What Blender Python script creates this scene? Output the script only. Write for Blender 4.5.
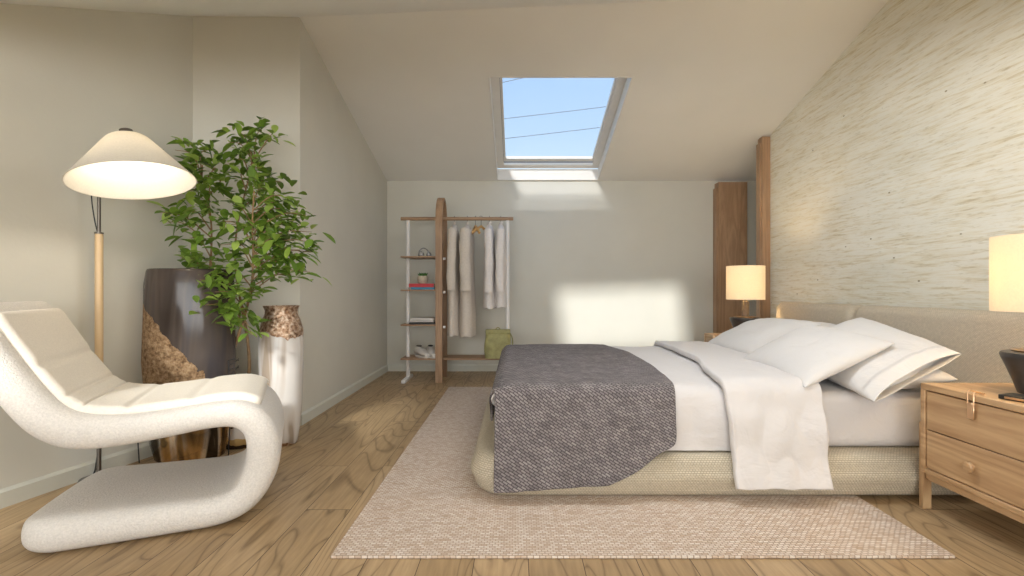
import bpy, bmesh, math, random
from mathutils import Vector, Matrix, noise
random.seed(7)
PI = math.pi
scene = bpy.context.scene
COL = scene.collection
for o in list(bpy.data.objects): bpy.data.objects.remove(o)

# ------------------------------------------------------------------ camera
cd = bpy.data.cameras.new('camera'); cam = bpy.data.objects.new('camera', cd); COL.objects.link(cam)
cam.location = (0, 0, 0.95); cam.rotation_euler = (PI/2, 0, 0)
cd.sensor_width = 36; cd.lens = 36*500/1024; cd.shift_x = -5/1024; cd.shift_y = 2/1024
cd.clip_start = 0.02
scene.camera = cam
# ------------------------------------------------------------------ exposure
vs = scene.view_settings
vs.view_transform = 'Standard'; vs.look = 'None'; vs.gamma = 1; vs.use_curve_mapping = False; vs.exposure = 0.06
# ------------------------------------------------------------------ world, sun, fill lamps
w = bpy.data.worlds.new('sky'); scene.world = w; w.use_nodes = True
nt = w.node_tree; nt.nodes.clear()
wo = nt.nodes.new('ShaderNodeOutputWorld'); bg = nt.nodes.new('ShaderNodeBackground')
tc = nt.nodes.new('ShaderNodeTexCoord'); sx = nt.nodes.new('ShaderNodeSeparateXYZ'); cr = nt.nodes.new('ShaderNodeValToRGB')
nt.links.new(tc.outputs['Generated'], sx.inputs[0]); nt.links.new(sx.outputs['Z'], cr.inputs[0])
cr.color_ramp.elements[0].position = 0.2; cr.color_ramp.elements[0].color = (0.62, 0.80, 0.98, 1)
cr.color_ramp.elements[1].position = 0.5; cr.color_ramp.elements[1].color = (0.36, 0.58, 0.93, 1)
nt.links.new(cr.outputs[0], bg.inputs[0]); bg.inputs[1].default_value = 1.75
nt.links.new(bg.outputs[0], wo.inputs[0])

def light(name, kind, loc, energy, color, direction=None, **kw):
    d = bpy.data.lights.new(name, kind); d.energy = energy; d.color = color
    for k, v in kw.items(): setattr(d, k, v)
    o = bpy.data.objects.new(name, d); COL.objects.link(o); o.location = loc
    if direction: o.rotation_euler = Vector(direction).to_track_quat('-Z', 'Y').to_euler()
    return o
SUN = Vector((0.12, 1.0, -0.5))
light('sun', 'SUN', (0, -6, 6), 3.8, (1.0, 0.98, 0.96), SUN, angle=math.radians(4.2))
# added fill lamps: one behind the camera, one in the front roof opening
light('rear_fill', 'AREA', (-0.4, -2.85, 1.2), 150, (1.0, 0.965, 0.925), (0, 1, 0.85), shape='RECTANGLE', size=4.2, size_y=1.5)
light('roof_fill', 'AREA', (0.78, 2.30, 2.50), 24, (1.0, 0.97, 0.93), (0, 0.1, -1), shape='RECTANGLE', size=1.3, size_y=0.55)

# ------------------------------------------------------------------ materials
def new_mat(name):
    m = bpy.data.materials.new(name); m.use_nodes = True
    n = m.node_tree; b = n.nodes['Principled BSDF']
    return m, n, b
def N(n, t, **kw):
    x = n.nodes.new(t)
    for k, v in kw.items():
        if k in x.inputs.keys(): x.inputs[k].default_value = v
        else: setattr(x, k, v)
    return x
def L(n, a, b): n.links.new(a, b)
def ramp(n, src, stops):
    r = n.nodes.new('ShaderNodeValToRGB'); e = r.color_ramp.elements
    while len(e) < len(stops): e.new(0.5)
    for i, (p, c) in enumerate(stops):
        e[i].position = p; e[i].color = (*c, 1)
    L(n, src, r.inputs[0]); return r.outputs[0]
def bump(n, b, h, strength, dist=0.01):
    x = N(n, 'ShaderNodeBump'); x.inputs['Strength'].default_value = strength; x.inputs['Distance'].default_value = dist
    L(n, h, x.inputs['Height']); L(n, x.outputs[0], b.inputs['Normal'])
def mapping(n, kind='Object', scale=(1,1,1), rot=(0,0,0), loc=(0,0,0)):
    t = N(n, 'ShaderNodeTexCoord'); m = N(n, 'ShaderNodeMapping')
    m.inputs['Scale'].default_value = scale; m.inputs['Rotation'].default_value = rot; m.inputs['Location'].default_value = loc
    L(n, t.outputs[kind], m.inputs[0]); return m.outputs[0]
def mix(n, f, a, b, mode='MIX'):
    x = n.nodes.new('ShaderNodeMix'); x.data_type = 'RGBA'; x.blend_type = mode
    for i, v in ((0, f), (6, a), (7, b)):
        if isinstance(v, (int, float)): x.inputs[i].default_value = v
        elif isinstance(v, tuple): x.inputs[i].default_value = (*v, 1)
        else: L(n, v, x.inputs[i])
    return x.outputs[2]

def plain(name, col, rough=0.6, metal=0.0, var=0.06, scale=12, bmp=0.0, bscale=200, **kw):
    m, n, b = new_mat(name)
    v = mapping(n); t = N(n, 'ShaderNodeTexNoise', Scale=scale); L(n, v, t.inputs['Vector'])
    lo = tuple(c*(1-var) for c in col); hi = tuple(min(1, c*(1+var)) for c in col)
    L(n, ramp(n, t.outputs[0], [(0.3, lo), (0.7, hi)]), b.inputs['Base Color'])
    b.inputs['Roughness'].default_value = rough; b.inputs['Metallic'].default_value = metal
    if bmp:
        t2 = N(n, 'ShaderNodeTexNoise', Scale=bscale, Detail=3.0); L(n, v, t2.inputs['Vector']); bump(n, b, t2.outputs[0], bmp, 0.004)
    for k, val in kw.items(): b.inputs[k.replace('_', ' ')].default_value = val
    return m
def wood(name, dark, light_, axis='Z', rough=0.45, freq=1.0):
    m, n, b = new_mat(name)
    s = {'X': (0.5, 6, 6), 'Y': (6, 0.5, 6), 'Z': (6, 6, 0.5)}[axis]
    s = tuple(c*freq for c in s)
    v = mapping(n, scale=s)
    wv = N(n, 'ShaderNodeTexNoise', Scale=1.6, Detail=3.0, Distortion=1.2); L(n, v, wv.inputs['Vector'])
    mu = N(n, 'ShaderNodeMath', operation='MULTIPLY'); L(n, wv.outputs[0], mu.inputs[0]); mu.inputs[1].default_value = 9
    fr = N(n, 'ShaderNodeMath', operation='PINGPONG'); L(n, mu.outputs[0], fr.inputs[0]); fr.inputs[1].default_value = 1
    v2 = mapping(n, scale=tuple(c*9 for c in s)); t2 = N(n, 'ShaderNodeTexNoise', Scale=2, Detail=4.0); L(n, v2, t2.inputs['Vector'])
    g = mix(n, 0.55, fr.outputs[0], t2.outputs[0])
    L(n, ramp(n, g, [(0.2, dark), (0.75, light_)]), b.inputs['Base Color'])
    b.inputs['Roughness'].default_value = rough
    bump(n, b, t2.outputs[0], 0.15, 0.002)
    return m
def weave(name, c1, c2, mortar, w_, h_, coord='UV', rough=0.9, bmp=0.6, off=0.5, mort=0.0015, noisy=0.35):
    m, n, b = new_mat(name)
    v = mapping(n, coord)
    br = N(n, 'ShaderNodeTexBrick'); br.offset = off
    br.inputs['Color1'].default_value = (*c1, 1); br.inputs['Color2'].default_value = (*c2, 1); br.inputs['Mortar'].default_value = (*mortar, 1)
    br.inputs['Scale'].default_value = 1; br.inputs['Brick Width'].default_value = w_; br.inputs['Row Height'].default_value = h_
    br.inputs['Mortar Size'].default_value = mort; br.inputs['Mortar Smooth'].default_value = 0.6
    L(n, v, br.inputs['Vector'])
    t = N(n, 'ShaderNodeTexNoise', Scale=60.0, Detail=4.0); L(n, v, t.inputs['Vector'])
    sh = ramp(n, t.outputs[0], [(0.3, (0.75,)*3), (0.7, (1.15,)*3)])
    L(n, mix(n, noisy, br.outputs[0], mix(n, 1.0, br.outputs[0], sh, 'MULTIPLY')), b.inputs['Base Color'])
    b.inputs['Roughness'].default_value = rough
    inv = N(n, 'ShaderNodeMath', operation='SUBTRACT'); inv.inputs[0].default_value = 1; L(n, br.outputs['Fac'], inv.inputs[1])
    bump(n, b, inv.outputs[0], bmp, 0.004)
    return m

M = {}
M['plaster'] = plain('warm_plaster', (0.67, 0.645, 0.57), 0.85, var=0.02, scale=3, bmp=0.12, bscale=60)
M['ceiling'] = plain('ceiling_paint', (0.87, 0.85, 0.80), 0.9, var=0.015, scale=2)
M['trim'] = plain('painted_trim', (0.66, 0.65, 0.57), 0.5, var=0.02)
M['white_frame'] = plain('white_window_frame', (0.82, 0.79, 0.74), 0.35, var=0.02)
M['grey_seal'] = plain('grey_window_seal', (0.16, 0.16, 0.18), 0.5)
M['wire'] = plain('weathered_cable', (0.30, 0.32, 0.36), 0.6)
M['white_metal'] = plain('white_powder_coat', (0.80, 0.77, 0.74), 0.4, var=0.02)
M['oak'] = wood('oak_veneer_long', (0.38, 0.22, 0.105), (0.58, 0.375, 0.20), 'Y', 0.45, 0.8)
M['oak_z'] = wood('oak_veneer_upright', (0.36, 0.205, 0.098), (0.60, 0.40, 0.215), 'Z')
M['walnut'] = wood('walnut_panel', (0.33, 0.195, 0.108), (0.46, 0.29, 0.17), 'Z', 0.4)
M['rack_wood'] = wood('rack_wood', (0.29, 0.165, 0.09), (0.42, 0.265, 0.155), 'Z', 0.5)
M['rack_wood_x'] = wood('rack_wood_rail', (0.29, 0.165, 0.09), (0.42, 0.265, 0.155), 'X', 0.5)
M['pole_wood'] = wood('pale_ash_pole', (0.60, 0.43, 0.24), (0.68, 0.50, 0.30), 'Z', 0.4)
M['metal_dark'] = plain('burnished_bronze', (0.17, 0.15, 0.13), 0.35, 0.8)
M['black'] = plain('black_rubber', (0.015, 0.014, 0.014), 0.5)
M['boucle'] = plain('ivory_boucle', (0.74, 0.70, 0.655), 0.95, var=0.08, scale=140, bmp=0.9, bscale=170)
M['cushion'] = plain('cream_wool', (0.76, 0.70, 0.615), 0.95, var=0.05, scale=150, bmp=0.4, bscale=220)
def m_cotton(name, col):
    m, n, b = new_mat(name)
    b.inputs['Base Color'].default_value = (*col, 1); b.inputs['Roughness'].default_value = 0.85
    b.inputs['Sheen Weight'].default_value = 0.15
    t = N(n, 'ShaderNodeTexNoise', Scale=1.0, Detail=4.0, Roughness=0.55, Distortion=1.4); L(n, mapping(n, scale=(3.2, 5, 4.5), rot=(0.2, 0.1, 0.5)), t.inputs['Vector'])
    t2 = N(n, 'ShaderNodeTexNoise', Scale=1.0, Detail=2.0, Distortion=2.5); L(n, mapping(n, scale=(8, 3.5, 6), rot=(0.1, 0.3, -0.4)), t2.inputs['Vector'])
    ad = N(n, 'ShaderNodeMath', operation='MULTIPLY_ADD'); L(n, t2.outputs[0], ad.inputs[0]); ad.inputs[1].default_value = 0.35; L(n, t.outputs[0], ad.inputs[2])
    bump(n, b, ad.outputs[0], 0.32, 0.035)
    return m
M['sheet'] = m_cotton('white_cotton', (0.70, 0.665, 0.65))
M['pillow'] = m_cotton('white_pillow_cotton', (0.72, 0.69, 0.665))
M['brass'] = plain('brushed_brass', (0.85, 0.58, 0.36), 0.28, 1.0, var=0.03)
M['lamp_black'] = plain('dark_patinated_ceramic', (0.045, 0.04, 0.038), 0.38, 0.1, var=0.25, scale=20)
M['lamp_neck'] = plain('aged_bronze_neck', (0.16, 0.12, 0.085), 0.55, 0.3, var=0.2, scale=40)
M['lamp_top'] = plain('bronze_collar', (0.42, 0.27, 0.14), 0.3, 0.9)
M['coat'] = plain('oat_wool', (0.62, 0.55, 0.48), 0.95, var=0.05, scale=60, bmp=0.4)
M['shirt'] = plain('pale_linen', (0.76, 0.71, 0.68), 0.95, var=0.04, scale=40, bmp=0.4)
M['bag'] = plain('olive_green_leather', (0.33, 0.305, 0.125), 0.65, var=0.15, scale=25, bmp=0.5, bscale=60)
M['hanger'] = plain('honey_hanger_wood', (0.62, 0.36, 0.13), 0.4)
M['red'] = plain('red_cover', (0.55, 0.035, 0.045), 0.5)
M['blue'] = plain('blue_cover', (0.03, 0.22, 0.36), 0.5)
M['paper'] = plain('book_pages', (0.72, 0.66, 0.56), 0.8)
M['pot'] = plain('cream_clay', (0.55, 0.47, 0.36), 0.7, var=0.15, scale=60)
M['succulent'] = plain('succulent_green', (0.06, 0.16, 0.03), 0.5, var=0.3, scale=80)
M['shoe'] = plain('white_canvas', (0.66, 0.62, 0.58), 0.7)
M['dark_cloth'] = plain('charcoal_knit', (0.06, 0.055, 0.055), 0.9)
M['ornament'] = plain('grey_ornament', (0.38, 0.37, 0.36), 0.25, 0.3, var=0.3, scale=50)
M['bark'] = plain('tan_bark', (0.33, 0.21, 0.11), 0.8, var=0.25, scale=60)
M['stone_rug_edge'] = plain('hem', (0.60, 0.50, 0.40), 0.9)
M['base_weave'] = weave('beige_basket_weave', (0.72, 0.64, 0.51), (0.65, 0.575, 0.45), (0.47, 0.40, 0.29), 0.0135, 0.0085, mort=0.0020, bmp=0.8)
M['head_weave'] = weave('sand_woven_fabric', (0.68, 0.59, 0.46), (0.63, 0.54, 0.42), (0.50, 0.42, 0.31), 0.012, 0.006, bmp=0.5)
def m_twill():
    # short pale floats stepping diagonally over a dark ground
    m, n, b = new_mat('charcoal_twill')
    v = mapping(n, 'UV', rot=(0, 0, math.radians(-35)))
    br = N(n, 'ShaderNodeTexBrick'); br.offset = 0.5
    br.inputs['Color1'].default_value = (0.32, 0.285, 0.28, 1); br.inputs['Color2'].default_value = (0.19, 0.167, 0.17, 1); br.inputs['Mortar'].default_value = (0.04, 0.031, 0.036, 1)
    br.inputs['Scale'].default_value = 1; br.inputs['Brick Width'].default_value = 0.027; br.inputs['Row Height'].default_value = 0.0115
    br.inputs['Mortar Size'].default_value = 0.0030; br.inputs['Mortar Smooth'].default_value = 1.0; L(n, v, br.inputs['Vector'])
    t = N(n, 'ShaderNodeTexNoise', Scale=9.0, Detail=5.0); L(n, mapping(n, 'UV'), t.inputs['Vector'])
    sh = ramp(n, t.outputs[0], [(0.3, (0.8,)*3), (0.7, (1.15,)*3)])
    L(n, mix(n, 0.8, br.outputs[0], sh, 'MULTIPLY'), b.inputs['Base Color']); b.inputs['Roughness'].default_value = 0.95
    inv = N(n, 'ShaderNodeMath', operation='SUBTRACT'); inv.inputs[0].default_value = 1; L(n, br.outputs['Fac'], inv.inputs[1]); bump(n, b, inv.outputs[0], 0.6, 0.004)
    return m
M['throw'] = m_twill()

def m_leaf():
    m, n, b = new_mat('glossy_leaf')
    oi = N(n, 'ShaderNodeNewGeometry')
    col = ramp(n, oi.outputs['Random Per Island'], [(0.0, (0.12, 0.21, 0.03)), (0.45, (0.20, 0.34, 0.05)), (0.8, (0.34, 0.50, 0.09)), (1.0, (0.48, 0.64, 0.16))])
    L(n, col, b.inputs['Base Color']); b.inputs['Roughness'].default_value = 0.35
    tr = N(n, 'ShaderNodeBsdfTranslucent'); L(n, col, tr.inputs[0])
    ms = N(n, 'ShaderNodeMixShader'); ms.inputs[0].default_value = 0.35
    L(n, b.outputs[0], ms.inputs[1]); L(n, tr.outputs[0], ms.inputs[2]); L(n, ms.outputs[0], n.nodes['Material Output'].inputs[0])
    return m
M['leaf'] = m_leaf()
def m_glass(name='window_glass', tint=(0.96, 0.98, 0.98)):
    m, n, b = new_mat(name)
    t = N(n, 'ShaderNodeBsdfTransparent'); t.inputs[0].default_value = (*tint, 1)
    g = N(n, 'ShaderNodeBsdfGlossy'); g.inputs['Roughness'].default_value = 0.02
    ms = N(n, 'ShaderNodeMixShader'); ms.inputs[0].default_value = 0.035; L(n, t.outputs[0], ms.inputs[1]); L(n, g.outputs[0], ms.inputs[2])
    L(n, ms.outputs[0], n.nodes['Material Output'].inputs[0]); return m
M['glass'] = m_glass()
M['dimmed_glass'] = m_glass('sun_dimming_glass', (0.77, 0.78, 0.79))  # tint added to weaken the sun patch below the roof window
def m_shade(name, col, emit, trans):
    m, n, b = new_mat(name)
    v = mapping(n, scale=(120, 120, 120)); t = N(n, 'ShaderNodeTexNoise', Scale=1.0); L(n, v, t.inputs['Vector'])
    c = ramp(n, t.outputs[0], [(0.3, tuple(x*0.94 for x in col)), (0.7, col)])
    L(n, c, b.inputs['Base Color']); b.inputs['Roughness'].default_value = 0.9
    if emit:
        L(n, c, b.inputs['Emission Color']); b.inputs['Emission Strength'].default_value = emit
    tr = N(n, 'ShaderNodeBsdfTranslucent'); L(n, c, tr.inputs[0])
    ms = N(n, 'ShaderNodeMixShader'); ms.inputs[0].default_value = trans
    L(n, b.outputs[0], ms.inputs[1]); L(n, tr.outputs[0], ms.inputs[2]); L(n, ms.outputs[0], n.nodes['Material Output'].inputs[0])
    return m
M['table_shade'] = m_shade('linen_drum_shade', (0.86, 0.77, 0.60), 0.15, 0.28)
M['floor_shade'] = m_shade('cream_fabric_shade', (0.88, 0.84, 0.76), 0.0, 0.32)
def m_emit(name, col, s):
    m, n, b = new_mat(name); b.inputs['Emission Color'].default_value = (*col, 1); b.inputs['Emission Strength'].default_value = s; return m
M['bulb'] = m_emit('glowing_bulb', (1.0, 0.82, 0.55), 8)

def m_floor():
    m, n, b = new_mat('oak_plank_floor')
    tcx = N(n, 'ShaderNodeTexCoord'); s = N(n, 'ShaderNodeSeparateXYZ'); L(n, tcx.outputs['Object'], s.inputs[0])
    ad = N(n, 'ShaderNodeMath', operation='ADD'); L(n, s.outputs['X'], ad.inputs[0]); ad.inputs[1].default_value = 0.15+0.19*30
    ay = N(n, 'ShaderNodeMath', operation='ADD'); L(n, s.outputs['Y'], ay.inputs[0]); ay.inputs[1].default_value = 10.35
    c = N(n, 'ShaderNodeCombineXYZ'); L(n, ay.outputs[0], c.inputs[0]); L(n, ad.outputs[0], c.inputs[1])
    br = N(n, 'ShaderNodeTexBrick'); br.offset = 0.37; br.offset_frequency = 2
    br.inputs['Color1'].default_value = (0, 0, 0, 1); br.inputs['Color2'].default_value = (1, 1, 1, 1); br.inputs['Mortar'].default_value = (0.5, 0.5, 0.5, 1)
    br.inputs['Scale'].default_value = 1; br.inputs['Brick Width'].default_value = 1.45; br.inputs['Row Height'].default_value = 0.19
    br.inputs['Mortar Size'].default_value = 0.0016; br.inputs['Mortar Smooth'].default_value = 0.2; L(n, c.outputs[0], br.inputs['Vector'])
    rnd = N(n, 'ShaderNodeSeparateColor'); L(n, br.outputs[0], rnd.inputs[0])
    o1 = N(n, 'ShaderNodeMath', operation='MULTIPLY'); L(n, rnd.outputs[0], o1.inputs[0]); o1.inputs[1].default_value = 37
    xs = N(n, 'ShaderNodeMath', operation='MULTIPLY'); L(n, s.outputs['X'], xs.inputs[0]); xs.inputs[1].default_value = 5.0
    ys = N(n, 'ShaderNodeMath', operation='MULTIPLY'); L(n, s.outputs['Y'], ys.inputs[0]); ys.inputs[1].default_value = 0.9
    c2 = N(n, 'ShaderNodeCombineXYZ'); L(n, xs.outputs[0], c2.inputs[0]); L(n, ys.outputs[0], c2.inputs[1]); L(n, o1.outputs[0], c2.inputs[2])
    t = N(n, 'ShaderNodeTexNoise', Scale=0.8, Detail=1.3, Distortion=0.35); L(n, c2.outputs[0], t.inputs['Vector'])
    mu = N(n, 'ShaderNodeMath', operation='MULTIPLY'); L(n, t.outputs[0], mu.inputs[0]); mu.inputs[1].default_value = 30
    pp = N(n, 'ShaderNodeMath', operation='PINGPONG'); L(n, mu.outputs[0], pp.inputs[0]); pp.inputs[1].default_value = 1.0
    c3 = N(n, 'ShaderNodeMapping'); L(n, c2.outputs[0], c3.inputs[0]); c3.inputs['Scale'].default_value = (14, 6, 1)
    t3 = N(n, 'ShaderNodeTexNoise', Scale=1.0, Detail=4.0); L(n, c3.outputs[0], t3.inputs['Vector'])
    base = ramp(n, rnd.outputs[0], [(0.0, (0.385, 0.262, 0.138)), (0.5, (0.435, 0.302, 0.165)), (1.0, (0.49, 0.345, 0.195))])
    ring = ramp(n, pp.outputs[0], [(0.0, (0.50, 0.46, 0.42)), (0.22, (0.97, 0.97, 0.97)), (1.0, (1.05, 1.05, 1.05))])
    fine = ramp(n, t3.outputs[0], [(0.3, (0.82, 0.8, 0.78)), (0.65, (1.06, 1.06, 1.06))])
    col = mix(n, 1.0, mix(n, 0.8, base, ring, 'MULTIPLY'), fine, 'MULTIPLY')
    col = mix(n, br.outputs['Fac'], col, (0.07, 0.04, 0.02))
    L(n, col, b.inputs['Base Color']); b.inputs['Roughness'].default_value = 0.42; b.inputs['Specular IOR Level'].default_value = 0.4
    inv = N(n, 'ShaderNodeMath', operation='SUBTRACT'); inv.inputs[0].default_value = 1; L(n, br.outputs['Fac'], inv.inputs[1])
    bump(n, b, inv.outputs[0], 0.5, 0.003)
    return m
M['floor'] = m_floor()
def m_rug():
    m, n, b = new_mat('flat_woven_rug')
    br = N(n, 'ShaderNodeTexBrick'); br.offset = 0.5
    br.inputs['Color1'].default_value = (0, 0, 0, 1); br.inputs['Color2'].default_value = (1, 1, 1, 1); br.inputs['Mortar'].default_value = (0.5, 0.5, 0.5, 1)
    br.inputs['Scale'].default_value = 1; br.inputs['Brick Width'].default_value = 0.021; br.inputs['Row Height'].default_value = 0.0125
    br.inputs['Mortar Size'].default_value = 0.0028; br.inputs['Mortar Smooth'].default_value = 1.0
    wob = N(n, 'ShaderNodeTexNoise', Scale=14.0, Detail=2.0); v0 = mapping(n); L(n, v0, wob.inputs['Vector'])
    vm = N(n, 'ShaderNodeVectorMath', operation='SCALE'); L(n, wob.outputs['Color'], vm.inputs[0]); vm.inputs['Scale'].default_value = 0.012
    va = N(n, 'ShaderNodeVectorMath', operation='ADD'); L(n, v0, va.inputs[0]); L(n, vm.outputs[0], va.inputs[1]); L(n, va.outputs[0], br.inputs['Vector'])
    sc = N(n, 'ShaderNodeSeparateColor'); L(n, br.outputs[0], sc.inputs[0])
    st = N(n, 'ShaderNodeTexNoise', Scale=1.0, Detail=3.0); L(n, mapping(n, scale=(6, 50, 1)), st.inputs['Vector'])
    tone = mix(n, 0.55, sc.outputs[0], st.outputs[0])
    col = ramp(n, tone, [(0.2, (0.56, 0.41, 0.30)), (0.45, (0.71, 0.58, 0.475)), (0.75, (0.82, 0.73, 0.645))])
    col = mix(n, br.outputs['Fac'], col, (0.44, 0.31, 0.22))
    L(n, col, b.inputs['Base Color']); b.inputs['Roughness'].default_value = 0.95
    inv = N(n, 'ShaderNodeMath', operation='SUBTRACT'); inv.inputs[0].default_value = 1; L(n, br.outputs['Fac'], inv.inputs[1])
    bump(n, b, inv.outputs[0], 0.7, 0.006)
    return m
M['rug'] = m_rug()
def m_wallpaper():
    m, n, b = new_mat('grasscloth_wallpaper')
    t = N(n, 'ShaderNodeTexNoise', Scale=1.0, Detail=5.0, Roughness=0.62, Distortion=0.4); L(n, mapping(n, scale=(1, 4.5, 60)), t.inputs['Vector'])
    t2 = N(n, 'ShaderNodeTexNoise', Scale=1.0, Detail=3.0, Roughness=0.6); L(n, mapping(n, scale=(1, 14, 120)), t2.inputs['Vector'])
    t3 = N(n, 'ShaderNodeTexNoise', Scale=1.0, Detail=2.0); L(n, mapping(n, scale=(1, 1.0, 3)), t3.inputs['Vector'])
    vo = N(n, 'ShaderNodeTexVoronoi'); vo.inputs['Scale'].default_value = 1; L(n, mapping(n, scale=(1, 5, 9)), vo.inputs['Vector'])
    c = ramp(n, t.outputs[0], [(0.30, (0.68, 0.60, 0.42)), (0.42, (0.82, 0.765, 0.62)), (0.55, (0.88, 0.85, 0.75))])
    f = ramp(n, t2.outputs[0], [(0.30, (0.70, 0.66, 0.55)), (0.44, (1, 1, 1))])
    c = mix(n, 0.6, c, f, 'MULTIPLY')
    c = mix(n, 1.0, c, ramp(n, t3.outputs[0], [(0.3, (0.93, 0.93, 0.91)), (0.7, (1.05, 1.05, 1.05))]), 'MULTIPLY')
    spot = ramp(n, vo.outputs['Distance'], [(0.03, (1, 1, 1)), (0.06, (0, 0, 0))])
    sp = N(n, 'ShaderNodeSeparateColor'); L(n, spot, sp.inputs[0])
    c = mix(n, sp.outputs[0], c, (0.30, 0.235, 0.12))
    L(n, c, b.inputs['Base Color']); b.inputs['Roughness'].default_value = 0.9
    bump(n, b, t.outputs[0], 0.25, 0.003)
    return m
M['wallpaper'] = m_wallpaper()
def m_smoky():
    # smoky glass-like glaze with a crusted tan patch to the lower left
    m, n, b = new_mat('smoky_glaze_with_crust')
    v = mapping(n); s = N(n, 'ShaderNodeSeparateXYZ'); L(n, v, s.inputs[0])
    t = N(n, 'ShaderNodeTexNoise', Scale=9.0, Detail=5.0); L(n, v, t.inputs['Vector'])
    # crust where x - 0.62 z + noise is small and z above the mirror foot
    a = N(n, 'ShaderNodeMath', operation='MULTIPLY_ADD'); L(n, s.outputs['Z'], a.inputs[0]); a.inputs[1].default_value = 0.85; L(n, s.outputs['X'], a.inputs[2])
    a2 = N(n, 'ShaderNodeMath', operation='MULTIPLY_ADD'); L(n, t.outputs[0], a2.inputs[0]); a2.inputs[1].default_value = 0.16; L(n, a.outputs[0], a2.inputs[2])
    lt = N(n, 'ShaderNodeMath', operation='LESS_THAN'); L(n, a2.outputs[0], lt.inputs[0]); lt.inputs[1].default_value = 0.60
    zb = N(n, 'ShaderNodeMath', operation='MULTIPLY_ADD'); L(n, t.outputs[0], zb.inputs[0]); zb.inputs[1].default_value = 0.10; L(n, s.outputs['Z'], zb.inputs[2])
    gt = N(n, 'ShaderNodeMath', operation='GREATER_THAN'); L(n, zb.outputs[0], gt.inputs[0]); gt.inputs[1].default_value = 0.36
    an = N(n, 'ShaderNodeMath', operation='MULTIPLY'); L(n, lt.outputs[0], an.inputs[0]); L(n, gt.outputs[0], an.inputs[1])
    tc2 = N(n, 'ShaderNodeTexNoise', Scale=45.0, Detail=6.0, Roughness=0.7); L(n, v, tc2.inputs['Vector'])
    crust = ramp(n, tc2.outputs[0], [(0.35, (0.14, 0.075, 0.035)), (0.52, (0.38, 0.24, 0.13)), (0.7, (0.60, 0.43, 0.27))])
    wv = N(n, 'ShaderNodeTexNoise', Scale=1.0, Detail=2.0, Distortion=1.0); L(n, mapping(n, scale=(9, 9, 1.2)), wv.inputs['Vector'])
    glaze = ramp(n, wv.outputs[0], [(0.35, (0.04, 0.03, 0.026)), (0.55, (0.085, 0.066, 0.056)), (0.7, (0.05, 0.044, 0.048))])
    foot = ramp(n, wv.outputs[0], [(0.40, (0.06, 0.045, 0.03)), (0.48, (0.70, 0.65, 0.58)), (0.58, (0.55, 0.36, 0.16)), (0.7, (0.10, 0.07, 0.04))])
    inv = N(n, 'ShaderNodeMath', operation='SUBTRACT'); inv.inputs[0].default_value = 1; L(n, gt.outputs[0], inv.inputs[1])
    c = mix(n, inv.outputs[0], mix(n, an.outputs[0], glaze, crust), foot)
    L(n, c, b.inputs['Base Color'])
    r = N(n, 'ShaderNodeMath', operation='MULTIPLY_ADD'); L(n, an.outputs[0], r.inputs[0]); r.inputs[1].default_value = 0.75; r.inputs[2].default_value = 0.14; b.inputs['Specular IOR Level'].default_value = 0.3
    L(n, r.outputs[0], b.inputs['Roughness'])
    mt = N(n, 'ShaderNodeMath', operation='MULTIPLY'); L(n, inv.outputs[0], mt.inputs[0]); mt.inputs[1].default_value = 0.9; L(n, mt.outputs[0], b.inputs['Metallic'])
    hb = N(n, 'ShaderNodeMath', operation='MULTIPLY'); L(n, tc2.outputs[0], hb.inputs[0]); L(n, an.outputs[0], hb.inputs[1])
    bump(n, b, hb.outputs[0], 1.0, 0.03)
    return m
M['smoky'] = m_smoky()
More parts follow.
